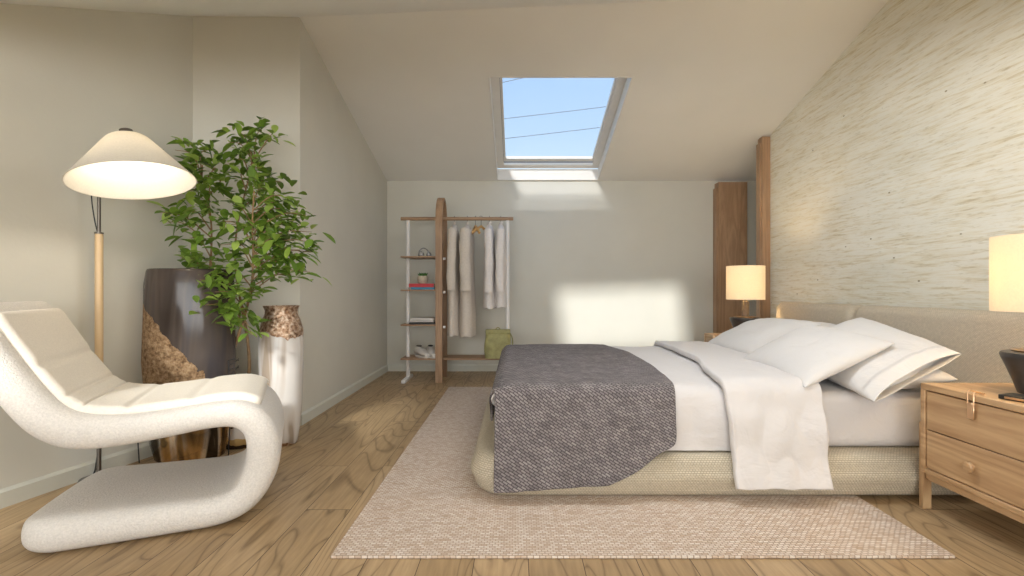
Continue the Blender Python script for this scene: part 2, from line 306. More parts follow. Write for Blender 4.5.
def m_pearl():
    m, n, b = new_mat('pearl_glaze_with_copper_neck')
    v = mapping(n); s = N(n, 'ShaderNodeSeparateXYZ'); L(n, v, s.inputs[0])
    t = N(n, 'ShaderNodeTexNoise', Scale=14.0, Detail=4.0); L(n, v, t.inputs['Vector'])
    a = N(n, 'ShaderNodeMath', operation='MULTIPLY_ADD'); L(n, t.outputs[0], a.inputs[0]); a.inputs[1].default_value = 0.16; L(n, s.outputs['Z'], a.inputs[2])
    a3 = N(n, 'ShaderNodeMath', operation='MULTIPLY_ADD'); L(n, s.outputs['X'], a3.inputs[0]); a3.inputs[1].default_value = 0.35; L(n, a.outputs[0], a3.inputs[2])
    gt = N(n, 'ShaderNodeMath', operation='GREATER_THAN'); L(n, a3.outputs[0], gt.inputs[0]); gt.inputs[1].default_value = 0.765
    lt = N(n, 'ShaderNodeMath', operation='LESS_THAN'); L(n, a.outputs[0], lt.inputs[0]); lt.inputs[1].default_value = 0.115
    mk = N(n, 'ShaderNodeMath', operation='ADD'); L(n, gt.outputs[0], mk.inputs[0]); L(n, lt.outputs[0], mk.inputs[1])
    t2 = N(n, 'ShaderNodeTexNoise', Scale=55.0, Detail=5.0); L(n, v, t2.inputs['Vector'])
    cop = ramp(n, t2.outputs[0], [(0.35, (0.22, 0.12, 0.07)), (0.5, (0.50, 0.33, 0.22)), (0.68, (0.80, 0.66, 0.54))])
    wv = N(n, 'ShaderNodeTexNoise', Scale=1.0, Detail=1.5, Distortion=0.8); L(n, mapping(n, scale=(14, 14, 1.6)), wv.inputs['Vector'])
    pe = ramp(n, wv.outputs[0], [(0.38, (0.40, 0.32, 0.25)), (0.47, (0.64, 0.575, 0.52)), (0.62, (0.72, 0.68, 0.645))])
    L(n, mix(n, mk.outputs[0], pe, cop), b.inputs['Base Color'])
    r = N(n, 'ShaderNodeMath', operation='MULTIPLY_ADD'); L(n, mk.outputs[0], r.inputs[0]); r.inputs[1].default_value = 0.12; r.inputs[2].default_value = 0.22; b.inputs['Specular IOR Level'].default_value = 0.3; L(n, r.outputs[0], b.inputs['Roughness'])
    mt = N(n, 'ShaderNodeMath', operation='MULTIPLY'); L(n, mk.outputs[0], mt.inputs[0]); mt.inputs[1].default_value = 0.7; L(n, mt.outputs[0], b.inputs['Metallic'])
    hb = N(n, 'ShaderNodeMath', operation='MULTIPLY'); L(n, t2.outputs[0], hb.inputs[0]); L(n, mk.outputs[0], hb.inputs[1]); bump(n, b, hb.outputs[0], 0.8, 0.01)
    return m
M['pearl'] = m_pearl()
def m_potglaze():
    m, n, b = new_mat('dark_and_gold_glaze')
    v = mapping(n); s = N(n, 'ShaderNodeSeparateXYZ'); L(n, v, s.inputs[0])
    t = N(n, 'ShaderNodeTexNoise', Scale=10.0, Detail=3.0); L(n, v, t.inputs['Vector'])
    a = N(n, 'ShaderNodeMath', operation='MULTIPLY_ADD'); L(n, t.outputs[0], a.inputs[0]); a.inputs[1].default_value = 0.12; L(n, s.outputs['Z'], a.inputs[2])
    c = ramp(n, a.outputs[0], [(0.0, (0.05, 0.03, 0.02)), (0.09, (0.60, 0.42, 0.18)), (0.14, (0.78, 0.72, 0.66)), (0.21, (0.09, 0.06, 0.05))])
    n.nodes[-1].color_ramp.interpolation = 'CONSTANT'
    L(n, c, b.inputs['Base Color']); b.inputs['Roughness'].default_value = 0.12; b.inputs['Metallic'].default_value = 0.35
    return m
M['potglaze'] = m_potglaze()

# ------------------------------------------------------------------ mesh helpers
def obj(name, bm, mat, parent=None, smooth=True, loc=None, angle=40):
    me = bpy.data.meshes.new(name); bmesh.ops.recalc_face_normals(bm, faces=bm.faces); bm.to_mesh(me); bm.free()
    for m_ in (mat if isinstance(mat, list) else [mat]): me.materials.append(m_)
    if smooth:
        for p in me.polygons: p.use_smooth = True
        if angle: me.set_sharp_from_angle(angle=math.radians(angle))
    o = bpy.data.objects.new(name, me); COL.objects.link(o)
    if parent: o.parent = parent
    if loc: o.location = loc
    return o
def thing(name, label, cat, loc=(0,0,0), rz=0, group=None):
    o = bpy.data.objects.new(name, None); COL.objects.link(o); o.location = loc; o.rotation_euler = (0, 0, rz)
    o.empty_display_size = 0.1
    o['label'] = label; o['category'] = cat
    if group: o['group'] = group
    return o
def tag(o, label, cat, group=None):
    o['label'] = label; o['category'] = cat
    if group: o['group'] = group
    return o
def struct(name, bm, mat, parent=None, smooth=False):
    o = obj(name, bm, mat, parent, smooth)
    if not parent: o['kind'] = 'structure'
    return o
def clone(root, loc=None, rz=None, label=None, group=None):
    def cp(o, par):
        c = o.copy(); COL.objects.link(c); c.parent = par
        for ch in [x for x in bpy.data.objects if x.parent == o]: cp(ch, c)
        return c
    r = cp(root, None)
    if loc is not None: r.location = loc
    if rz is not None: r.rotation_euler = (0, 0, rz)
    if label: r['label'] = label
    if group: r['group'] = group
    return r
def box(bm, x0, x1, y0, y1, z0, z1, bev=0.0, seg=2):
    r = bmesh.ops.create_cube(bm, size=1)
    for v in r['verts']:
        v.co = Vector(((x0+x1)/2 + v.co.x*(x1-x0), (y0+y1)/2 + v.co.y*(y1-y0), (z0+z1)/2 + v.co.z*(z1-z0)))
    if bev:
        ed = list({e for v in r['verts'] for e in v.link_edges})
        bmesh.ops.bevel(bm, geom=ed, offset=bev, segments=seg, profile=0.6, affect='EDGES')
    return bm
def bx(*a, **k): return box(bmesh.new(), *a, **k)
def tube(bm, pts, rad, seg=10, cap=True):
    pts = [Vector(p) for p in pts]; n = len(pts)
    rad = rad if isinstance(rad, (list, tuple)) else [rad]*n
    rings = []; up = Vector((0, 0, 1))
    for i, p in enumerate(pts):
        t = (pts[min(i+1, n-1)] - pts[max(i-1, 0)]).normalized()
        a = t.cross(up)
        if a.length < 0.05: a = t.cross(Vector((1, 0, 0)))
        a.normalize()
        if i and a.dot(pa) < 0 and abs(a.dot(pa)) > 0.3: a = -a
        if i: a = (pa - t*pa.dot(t)).normalized() if (pa - t*pa.dot(t)).length > 0.1 else a
        pa = a; b = t.cross(a)
        rings.append([bm.verts.new(p + (a*math.cos(2*PI*k/seg) + b*math.sin(2*PI*k/seg))*rad[i]) for k in range(seg)])
    for i in range(n-1):
        for k in range(seg):
            bm.faces.new((rings[i][k], rings[i][(k+1) % seg], rings[i+1][(k+1) % seg], rings[i+1][k]))
    if cap: bm.faces.new(rings[0]); bm.faces.new(rings[-1])
    return bm
def lathe(bm, prof, seg=40, sx=1, sy=1, center=(0,0,0), wob=0, closed=False, seed=0):
    c = Vector(center); rings = []
    for r, z in prof:
        ring = []
        for k in range(seg):
            a = 2*PI*k/seg
            rr = r*(1 + wob*noise.noise(Vector((math.cos(a)*1.3+seed, math.sin(a)*1.3, z*4)))) if wob else r
            ring.append(bm.verts.new(c + Vector((rr*sx*math.cos(a), rr*sy*math.sin(a), z))))
        rings.append(ring)
    for i in range(len(rings)-1):
        for k in range(seg):
            bm.faces.new((rings[i][k], rings[i][(k+1) % seg], rings[i+1][(k+1) % seg], rings[i+1][k]))
    if closed:
        for k in range(seg): bm.faces.new((rings[-1][k], rings[-1][(k+1) % seg], rings[0][(k+1) % seg], rings[0][k]))
    else:
        if prof[0][0] > 1e-4: bm.faces.new(rings[0])
        if prof[-1][0] > 1e-4: bm.faces.new(rings[-1])
    return bm
def catmull(P, per=6):
    P = [Vector(p) for p in P]; out = []
    Q = [P[0]*2-P[1]] + P + [P[-1]*2-P[-2]]
    for i in range(1, len(Q)-2):
        for k in range(per):
            t = k/per; a, b, c, d = Q[i-1], Q[i], Q[i+1], Q[i+2]
            out.append(0.5*((2*b) + (c-a)*t + (2*a-5*b+4*c-d)*t*t + (3*b-a-3*c+d)*t**3))
    out.append(P[-1]); return out
def box_uv(o):
    me = o.data; uv = me.uv_layers.new(name='UVMap')
    for p in me.polygons:
        nx, ny, nz = (abs(c) for c in p.normal)
        for li in p.loop_indices:
            c = me.vertices[me.loops[li].vertex_index].co
            if nz >= nx and nz >= ny: uv.data[li].uv = (c.x, c.y)
            elif ny >= nx: uv.data[li].uv = (c.x, c.z)
            else: uv.data[li].uv = (c.y, c.z)
def subsurf(o, lv=1):
    m = o.modifiers.new('subdivision', 'SUBSURF'); m.levels = lv; m.render_levels = lv

# ------------------------------------------------------------------ room shell
D = 5.86
fA = lambda x, y: 3.80 - 0.268*y
fB = lambda x, y: 1.245 + 0.0388*x + 0.4787*y
ridge = lambda x: 3.422 - 0.052*x
YF = 1.6
fF = lambda x, y: fB(x, YF)
def ceil_z(x, y):
    if y > ridge(x): return fA(x, y)
    if y > YF: return fB(x, y)
    return fF(x, y)
def slab(f, xb, yb, holes, th=0.12):
    """roof slab on a grid of breaks (numbers or functions of x) with rectangular openings"""
    bm = bmesh.new(); V = {}
    Y = lambda j, x: yb[j](x) if callable(yb[j]) else yb[j]
    for i, x in enumerate(xb):
        for j in range(len(yb)):
            y = Y(j, x); z = f(x, y)
            V[i, j, 0] = bm.verts.new((x, y, z)); V[i, j, 1] = bm.verts.new((x, y, z+th))
    cells = {(i, j) for i in range(len(xb)-1) for j in range(len(yb)-1)} - set(holes)
    for i, j in cells:
        for k in (0, 1): bm.faces.new((V[i,j,k], V[i+1,j,k], V[i+1,j+1,k], V[i,j+1,k]))
        for (di, dj), (a, b) in {(-1,0): ((i,j),(i,j+1)), (1,0): ((i+1,j),(i+1,j+1)), (0,-1): ((i,j),(i+1,j)), (0,1): ((i,j+1),(i+1,j+1))}.items():
            if (i+di, j+dj) not in cells:
                bm.faces.new((V[a+(0,)], V[b+(0,)], V[b+(1,)], V[a+(1,)]))
    return bm
SX0, SX1, SY0, SY1 = -0.238, 0.955, 4.100, 5.842
struct('ceiling', slab(fA, [-3.6, SX0, SX1, 3.2], [ridge, SY0, SY1, 6.0], [(1, 1)]), M['ceiling'])
WX0, WX1, WY0, WY1 = 0.05, 1.52, 1.74, 2.67
struct('ceiling_front', slab(fB, [-3.6, WX0, WX1, 3.2], [YF, WY0, WY1, ridge], [(1, 1)]), M['ceiling'])
GX0, GX1, GY0, GY1 = -2.30, -1.34, -1.30, 0.25
HX0, HX1, HY0, HY1 = -3.04, -2.40, -2.50, -1.45
struct('ceiling_flat', slab(fF, [-3.6, HX0, HX1, GX0, GX1, 3.2], [-3.1, HY0, HY1, GY0, GY1, YF], [(3, 3), (1, 1)]), M['ceiling'])
fl = bmesh.new(); box(fl, -3.7, 3.2, -3.15, 6.0, -0.1, 0.0)
struct('floor', fl, M['floor'])

def wall(name, p, q, mat, th=0.12, zmax=None, side=1, n=24, z0=0.0):
    p = Vector((*p, 0)); q = Vector((*q, 0)); d = (q-p).normalized(); nrm = Vector((-d.y, d.x, 0))*th*side
    bm = bmesh.new(); R = []
    for i in range(n+1):
        c = p + (q-p)*i/n
        zt = (ceil_z(c.x, c.y) + 0.03) if zmax is None else zmax
        R.append([bm.verts.new((c.x, c.y, z0)), bm.verts.new((c.x, c.y, zt)), bm.verts.new((c.x+nrm.x, c.y+nrm.y, zt)), bm.verts.new((c.x+nrm.x, c.y+nrm.y, z0))])
    for i in range(n):
        for k in range(4): bm.faces.new((R[i][k], R[i][(k+1) % 4], R[i+1][(k+1) % 4], R[i+1][k]))
    bm.faces.new(R[0]); bm.faces.new(R[-1])
    return struct(name, bm, mat)
C0 = (-2.04-0.2215*6.146, -3.0); C1 = (-2.04, 3.146); C2 = (-1.523, 3.51); C3 = (-1.523, D)
wall('wall_left', C0, C1, M['plaster'])
wall('wall_left_corner', C1, C2, M['plaster'])
wall('wall_left_back', C2, C3, M['plaster'])
wall('wall_back', (-1.65, D), (3.12, D), M['plaster'])
wall('wall_alcove', (3.0, 4.9), (3.0, D), M['plaster'], side=-1)
wall('wall_right', (2.50, -3.0), (2.50, 4.95), M['wallpaper'], side=-1, n=60)
wall('wall_right_return', (2.505, 4.95), (3.0, 4.95), M['plaster'], side=-1)
# unseen rear wall with a made-up wide opening for the fill lamp
bm = bmesh.new(); zt = 2.2
box(bm, -3.6, -2.6, -3.12, -3.0, 0, zt); box(bm, 1.8, 3.2, -3.12, -3.0, 0, zt)
box(bm, -2.6, 1.8, -3.12, -3.0, 0, 0.4); box(bm, -2.6, 1.8, -3.12, -3.0, 1.95, zt)
struct('wall_rear', bm, M['plaster'])
wf = bmesh.new()  # frame and pane of the made-up rear window, added around the fill lamp
for x in (-2.6, -1.16, 0.3, 1.76): box(wf, x, x+0.04, -3.1, -3.02, 0.4, 1.95)
box(wf, -2.56, 1.76, -3.1, -3.02, 0.4, 0.44); box(wf, -2.56, 1.76, -3.1, -3.02, 1.91, 1.95)
w4 = struct('added_rear_window', wf, M['white_frame']); struct('pane', bx(-2.56, 1.76, -3.07, -3.06, 0.44, 1.91), M['glass'], w4)

# skirting boards
def skirting(name, p, q, side=-1, h=0.08, t=0.016):
    p = Vector((*p, 0)); q = Vector((*q, 0)); d = (q-p).normalized(); nr = Vector((-d.y, d.x, 0))*side
    bm = bmesh.new(); prof = [(0, 0), (t, 0), (t, h-0.012), (t*0.55, h-0.004), (t*0.4, h), (0, h)]
    A = [bm.verts.new(p + nr*a + Vector((0, 0, b))) for a, b in prof]; B = [bm.verts.new(q + nr*a + Vector((0, 0, b))) for a, b in prof]
    for k in range(len(prof)): bm.faces.new((A[k], A[(k+1) % len(prof)], B[(k+1) % len(prof)], B[k]))
    bm.faces.new(A); bm.faces.new(B)
    return struct(name, bm, M['trim'])
skirting('baseboard_left', C0, C1); skirting('baseboard_corner', C1, C2); skirting('baseboard_left_back', C2, C3)
skirting('baseboard_back', C3, (3.0, D)); skirting('baseboard_right', (2.5, 4.95), (2.5, -3.0))

# roof windows
def on_plane(f, off): return lambda x, y: Vector((x, y, f(x, y)+off))
def frame_ring(f, x0, x1, y0, y1, w_, z0, z1):
    bm = bmesh.new()
    def ring(x0, x1, y0, y1, z): return [bm.verts.new((x, y, f(x, y)+z)) for x, y in ((x0,y0),(x1,y0),(x1,y1),(x0,y1))]
    o0 = ring(x0, x1, y0, y1, z0); i0 = ring(x0+w_, x1-w_, y0+w_, y1-w_, z0); o1 = ring(x0, x1, y0, y1, z1); i1 = ring(x0+w_, x1-w_, y0+w_, y1-w_, z1)
    for k in range(4):
        j = (k+1) % 4
        bm.faces.new((o0[k], o0[j], i0[j], i0[k])); bm.faces.new((o1[k], o1[j], i1[j], i1[k]))
        bm.faces.new((o0[k], o0[j], o1[j], o1[k])); bm.faces.new((i0[k], i0[j], i1[j], i1[k]))
    return bm
def pane(f, x0, x1, y0, y1, z):
    bm = bmesh.new(); R = [[bm.verts.new((x, y, f(x, y)+zz)) for x, y in ((x0,y0),(x1,y0),(x1,y1),(x0,y1))] for zz in (z, z+0.006)]
    bm.faces.new(R[0]); bm.faces.new(R[1])
    for k in range(4): bm.faces.new((R[0][k], R[0][(k+1)%4], R[1][(k+1)%4], R[1][k]))
    return bm
wd = struct('window_1', frame_ring(fA, SX0, SX1, SY0, SY1, 0.012, -0.004, 0.125), M['white_frame'])       # reveal lining
wd['label'] = 'white framed roof window open to blue sky'
struct('window_frame', frame_ring(fA, -0.226, 0.943, 4.20, 5.82, 0.075, 0.125, 0.165), M['white_frame'], wd)
struct('sash', frame_ring(fA, -0.148, 0.872, 4.255, 5.705, 0.020, 0.145, 0.185), M['white_frame'], wd)
struct('window_seal', frame_ring(fA, -0.152, 0.876, 4.25, 5.71, 0.004, 0.135, 0.145), M['grey_seal'], wd)
sb = bmesh.new()
for k in range(1): pass
struct('sash_bar', frame_ring(fA, -0.128, 0.852, 5.655, 5.687, 0.012, 0.15, 0.18), M['white_frame'], wd)
struct('pane', pane(fA, -0.128, 0.852, 4.275, 5.685, 0.186), M['dimmed_glass'], wd)
w2 = struct('window_2', frame_ring(fB, WX0-0.03, WX1+0.03, WY0-0.03, WY1+0.03, 0.05, 0.12, 0.15), M['white_frame']); struct('pane', pane(fB, WX0+0.02, WX1-0.02, WY0+0.02, WY1-0.02, 0.13), M['glass'], w2)
w3 = struct('window_3', frame_ring(fF, GX0-0.03, GX1+0.03, GY0-0.03, GY1+0.03, 0.05, 0.12, 0.15), M['white_frame']); struct('pane', pane(fF, GX0+0.02, GX1-0.02, GY0+0.02, GY1-0.02, 0.13), M['glass'], w3)

w5 = struct('window_5', frame_ring(fF, HX0-0.03, HX1+0.03, HY0-0.03, HY1+0.03, 0.05, 0.12, 0.15), M['white_frame']); struct('pane', pane(fF, HX0+0.02, HX1-0.02, HY0+0.02, HY1-0.02, 0.13), M['glass'], w5)
# overhead wires seen through the roof window
for za, sl, lb in ((4.745, 0.23, 'upper thin overhead wire crossing the top left corner of the sky in the roof window'), (4.06, 0.112, 'middle thin overhead wire crossing the sky in the roof window'), (3.70, 0.112, 'lowest faint overhead wire crossing the sky in the roof window')):
    pts = [(x*0.5, 9.0, za + sl*x*0.5 + 0.004*(x*0.5)**2) for x in range(-12, 15)]
    tag(obj('overhead_wire', tube(bmesh.new(), pts, 0.0075, 6), M['wire']), lb, 'wire')

# wooden boards at the far end of the wallpapered wall
def profile_board(name, x0, x1, y0, y1, z1, label, step=0.018):
    bm = bmesh.new(); box(bm, x0+step, x1, y0, y1, 0, z1, 0.002, 1); box(bm, x0, x0+step-0.001, y0+0.01, y1, 0, z1-0.06, 0.002, 1)
    o = obj(name, bm, M['walnut']); return tag(o, label, 'wood panel')
profile_board('wall_end_board', 2.40, 2.499, 4.93, 5.02, 2.465, 'tall narrow brown wood board capping the end of the wallpapered wall')
profile_board('wood_panel', 2.295, 2.645, 5.74, D-0.005, 2.19, 'wide brown wood panel standing against back wall behind far lamp')

# ------------------------------------------------------------------ rug
bm = bmesh.new(); box(bm, -0.66, 1.55, 1.765, 4.85, 0.001, 0.012, 0.004, 2)
tag(obj('rug', bm, M['rug']), 'beige flat woven rectangular rug under the bed', 'rug')

# ------------------------------------------------------------------ bed
def soft_box(x0, x1, y0, y1, z0, z1, r, rp, n=10, bulge=0.0):
    """box with plan corner radius rp and edge radius r, as a loft of rounded-rectangle rings"""
    bm = bmesh.new(); rings = []
    prof = []
    m = 6
    for k in range(m+1):
        a = PI/2*k/m; prof.append((r*(1-math.sin(a)), z0 + r*(1-math.cos(a))))
    for k in range(1, 4): prof.append((0 - bulge*math.sin(PI*k/4), z0 + r + (z1-z0-2*r)*k/4))
    for k in range(m+1):
        a = PI/2*k/m; prof.append((r*(1-math.cos(a)), z1 - r*(1-math.sin(a))))
    for ins, z in prof:
        ring = []; X0, X1, Y0, Y1 = x0+ins, x1-ins, y0+ins, y1-ins; R = max(rp-ins, 0.002)
        cs = [(X1-R, Y1-R, 0), (X0+R, Y1-R, 1), (X0+R, Y0+R, 2), (X1-R, Y0+R, 3)]
        for cx, cy, q in cs:
            for k in range(n+1):
                a = PI/2*(q + k/n); ring.append((cx+R*math.cos(a), cy+R*math.sin(a)))
            # straight edge subdivisions
            nx = cs[(q+1) % 4]; a = PI/2*(q+1); p = (cx+R*math.cos(a), cy+R*math.sin(a)); e = (nx[0]+R*math.cos(a), nx[1]+R*math.sin(a))
            for k in range(1, 16): ring.append((p[0]+(e[0]-p[0])*k/16, p[1]+(e[1]-p[1])*k/16))
        rings.append([bm.verts.new((x, y, z)) for x, y in ring])
    c = len(rings[0])
    for i in range(len(rings)-1):
        for k in range(c): bm.faces.new((rings[i][k], rings[i][(k+1)%c], rings[i+1][(k+1)%c], rings[i+1][k]))
    bm.faces.new(rings[0]); bm.faces.new(rings[-1])
    return bm
bed = thing('bed_frame', 'low double bed frame upholstered in beige woven fabric with padded headboard', 'bed', (1.0, 3.2, 0.013))
def to_local(bm, root):
    bmesh.ops.translate(bm, verts=bm.verts, vec=-Vector(root.location)); return bm
o = obj('base', to_local(soft_box(-0.205, 2.22, 2.235, 4.15, 0.013, 0.205, 0.06, 0.16, bulge=0.018), bed), M['base_weave'], bed); box_uv(o)
o = obj('headboard_panel', to_local(bx(2.405, 2.475, 2.0, 4.42, 0.05, 0.80, bev=0.02), bed), M['head_weave'], bed); box_uv(o)
def head_cushion(y0, y1):
    bm = soft_box(2.235, 2.405, y0, y1, 0.20, 0.848, 0.06, 0.06, bulge=0.012)
    for v in bm.verts:   # lean back a little
        v.co.x += (v.co.z-0.2)*0.03
    o = obj('headboard_cushion', to_local(bm, bed), M['head_weave'], bed); box_uv(o)
head_cushion(3.385, 4.38); head_cushion(1.93, 3.362)

mat_o = obj('mattress', soft_box(-0.09, 2.225, 2.34, 4.09, 0.207, 0.468, 0.05, 0.09), M['sheet'])
tag(mat_o, 'mattress in a white fitted sheet, bare between duvet and near pillows', 'mattress')

YN, YFAR, Z0, XF = 2.335, 4.095, 0.470, -0.095
def drape(name, mat, left, right, smax, off, label, cat, foot=0.0, th=0.012, wr=0.006, wf=5.0, seed=0, far=0.12, nx=70, hem=None, flare=0.10):
    """cloth lying on the mattress and hanging over its near edge; left/right(s) bound it in x, s = distance past the near top edge"""
    r = 0.07
    Wd = YFAR-YN
    S = []
    s = -Wd - far
    while s < smax: S.append(s); s += 0.022
    S.append(smax)
    def prof(d, out):
        # d>0 beyond an edge: returns (outward shift, drop)
        if d <= -r: return d, 0.0
        if d < r*0.57:
            a = (d+r)/(r*1.57)*PI/2; return -r + r*math.sin(a), r*(1-math.cos(a))
        return 0.0, r + (d-r*0.57)
    bm = bmesh.new(); uvl = bm.loops.layers.uv.new('UVMap'); G = []
    for s in S:
        xl, xr = left(s), right(s); row = []
        for i in range(nx+1):
            u = i/nx; a = xl + (xr-xl)*u
            hs = s
            if hem and s > 0: hs = s*hem(a)/smax if smax else s
            if s > -Wd/2:
                dy, dz1 = prof(hs, 1); y = YN - off - dy
                if dz1 > r: y -= (dz1-r)*flare
            else:
                dy, dz1 = prof(-Wd-s, 1); y = YFAR + off + dy
            ax = XF - a
            dx, dz2 = prof(ax, 1); x = XF - off - dx if ax > -r else a
            z = Z0 + off - max(dz1, dz2)
            if dz1 > 0.01 and dz2 > 0.01: z = Z0 + off - math.hypot(dz1, dz2) if max(dz1, dz2) < r*1.2 else z
            kx = max(0.0, min(1.0, -s/0.10)) if s > -Wd/2 else 1.0
            x = x*kx + a*(1-kx); dz2 *= kx; z = Z0 + off - max(dz1, dz2)
            if dz1 > 0.01 and dz2 > 0.01: z = Z0 + off - math.hypot(dz1, dz2) if max(dz1, dz2) < r*1.2 else z
            n1 = noise.noise(Vector((a*wf+seed, s*wf*0.8, seed))) + 0.5*noise.noise(Vector((a*wf*2.7, s*wf*1.6+seed, 3+seed)))
            if s > 0.02: y -= (abs(n1)*wr*1.6 + 0.004*abs(math.sin(a*26+seed)))*min(1, s/0.1)
            elif dz2 < 0.01: z += (n1*0.5+0.5)*wr
            row.append((bm.verts.new((x, y, z)), a, s))
        G.append(row)
    for j in range(len(G)-1):
        for i in range(nx):
            q = (G[j][i], G[j][i+1], G[j+1][i+1], G[j+1][i])
            f = bm.faces.new([c[0] for c in q])
            for l, c in zip(f.loops, q): l[uvl].uv = (c[1], c[2])
    me = bpy.data.meshes.new(name); bm.normal_update(); bm.to_mesh(me); bm.free(); me.materials.append(mat)
    for p in me.polygons: p.use_smooth = True
    o = bpy.data.objects.new(name, me); COL.objects.link(o)
    m = o.modifiers.new('thickness', 'SOLIDIFY'); m.thickness = th; m.offset = 1 if me.polygons[len(me.polygons)//3].normal.z > 0 else -1
    subsurf(o, 1)
    tag(o, label, cat); return o
def lerp_table(T):
    def f(s):
        if s <= T[0][0]: return T[0][1]
        for (a, x), (b, y) in zip(T, T[1:]):
            if s <= b:
                t = (s-a)/(b-a); t = t*t*(3-2*t)*0.4 + t*0.6
                return x + (y-x)*t
        return T[-1][1]
    return f
drape('duvet', M['sheet'], lambda s: -0.10 if s > -0.05 else -0.16, lambda s: 1.28, 0.235, 0.006, 'white duvet spread flat between grey throw and folded duvet part', 'duvet', th=0.012, wr=0.016, wf=3.6, seed=4)
drape('duvet_fold', M['sheet'],
      lerp_table([(-1.9, 1.12), (-1.4, 1.14), (-0.75, 1.10), (-0.35, 1.00), (-0.05, 0.955), (0.45, 0.955)]),
      lerp_table([(-1.9, 1.50), (-0.9, 1.50), (-0.3, 1.47), (-0.05, 1.41), (0.1, 1.385), (0.45, 1.37)]),
      0.388, 0.024, 'thick white turned down duvet band hanging over the near bed side', 'duvet', th=0.034, wr=0.022, wf=4.2, seed=9, nx=40, flare=0.31)
drape('throw_blanket', M['throw'],
      lambda s: -0.103 if s > -0.04 else -0.103 - 0.16*min(1, (-s-0.04)/0.12),
      lerp_table([(-1.9, 0.68), (-1.55, 0.72), (-1.2, 0.80), (-0.7, 0.80), (-0.3, 0.77), (0.05, 0.73), (0.20, 0.72), (0.25, 0.71), (0.30, 0.62), (0.36, 0.55), (0.42, 0.40)]),
      0.42, 0.024, 'charcoal grey woven throw blanket over the foot of the bed', 'blanket', th=0.012, wr=0.011, wf=3.5, seed=2, nx=80,
      hem=lambda a: 0.405 - 0.045*max(0, a+0.1)/0.7, flare=0.33)

# pillows: a puffed patch between four corners
def pillow(corners, t, label, seed=0, sag=0.0, open_end=False):
    c00, c10, c11, c01 = [Vector(c) for c in corners]; ctr = (c00+c10+c11+c01)/4
    nrm = ((c10-c00).cross(c01-c00)).normalized()
    if nrm.z < 0: nrm = -nrm
    bm = bmesh.new(); n = 30; T = {}; 
    for sd in (1, -1):
        for i in range(n+1):
            for j in range(n+1):
                if sd == -1 and (i in (0, n) or j == n or (j == 0 and not open_end)): T[sd, i, j] = T[1, i, j]; continue
                u = i/n; v = j/n
                # edges bow inwards between the corners
                uu = 2*u-1; vv = 2*v-1
                uu2 = uu*(1-0.055*(1-vv*vv)*abs(uu)**3); vv2 = vv*(1-0.055*(1-uu*uu)*abs(vv)**3)
                a, b = (uu2+1)/2, (vv2+1)/2
                p = c00*(1-a)*(1-b) + c10*a*(1-b) + c11*a*b + c01*(1-a)*b
                h = (max(0, 1-abs(uu)**2.6)*max(0, 1-abs(vv)**2.6))**0.55
                if open_end and vv < 0: h = max(h, 0.34*(1-abs(uu)**4)) if vv < -0.75 else h
                h *= t/2
                cr = noise.noise(Vector((uu*2.2+seed, vv*2.2, seed)))*0.010 + noise.noise(Vector((uu*6+seed, vv*3.0, seed+5)))*0.005
                cr += 0.004*math.sin(14*(uu*vv)+seed)*min(1, 2*abs(uu*vv))
                p = p + nrm*(sd*h*(1.0 if sd > 0 else 0.75) + (cr*h/(t/2) if sd > 0 else 0)) + Vector((0, 0, -sag*(1-h/(t/2))**2))
                p.z = max(p.z, 0.478) if p.y > 2.30 else p.z
                T[sd, i, j] = bm.verts.new(p)
        for i in range(n):
            for j in range(n):
                q = [T[sd,i,j], T[sd,i+1,j], T[sd,i+1,j+1], T[sd,i,j+1]]
                try: bm.faces.new(q if sd > 0 else q[::-1])
                except ValueError: pass
    if open_end:   # the stuffing seen inside the open mouth of the case
        for i in range(n): bm.faces.new((T[1,i,3], T[1,i+1,3], T[-1,i+1,3], T[-1,i,3])) if i not in (0, n-1) else None
    o = obj('pillow', bm, M['pillow'], angle=None)
    if open_end: sm = o.modifiers.new('hem', 'SOLIDIFY'); sm.thickness = 0.006; sm.offset = -1
    subsurf(o, 1)
    return tag(o, label, 'pillow', 'white pillows against the headboard')
pillow([(1.64,2.25,.52),(1.64,3.08,.54),(2.04,3.08,.55),(2.00,2.25,.545)], 0.20, 'white pillow lying lowest of the near pile, only its edge showing', 1)
pillow([(1.54,2.16,.462),(2.00,2.24,.665),(2.08,3.02,.79),(1.56,3.05,.56)], 0.17, 'white pillow leaning on headboard with loose open end nearest the near nightstand', 2, open_end=True)
pillow([(1.31,2.275,.50),(1.37,3.05,.53),(1.79,3.04,.735),(1.80,2.36,.70)], 0.15, 'white pillow on top of the near pile with pointed corner on duvet', 3)
pillow([(1.86,3.18,.55),(1.86,3.98,.55),(2.20,3.98,.70),(2.20,3.18,.70)], 0.13, 'white pillow at back of the far pile against headboard', 5)
pillow([(1.46,3.12,.52),(1.48,3.95,.52),(1.93,3.97,.71),(1.93,3.14,.74)], 0.16, 'white pillow on far side of bed sloping toward far lamp', 6)

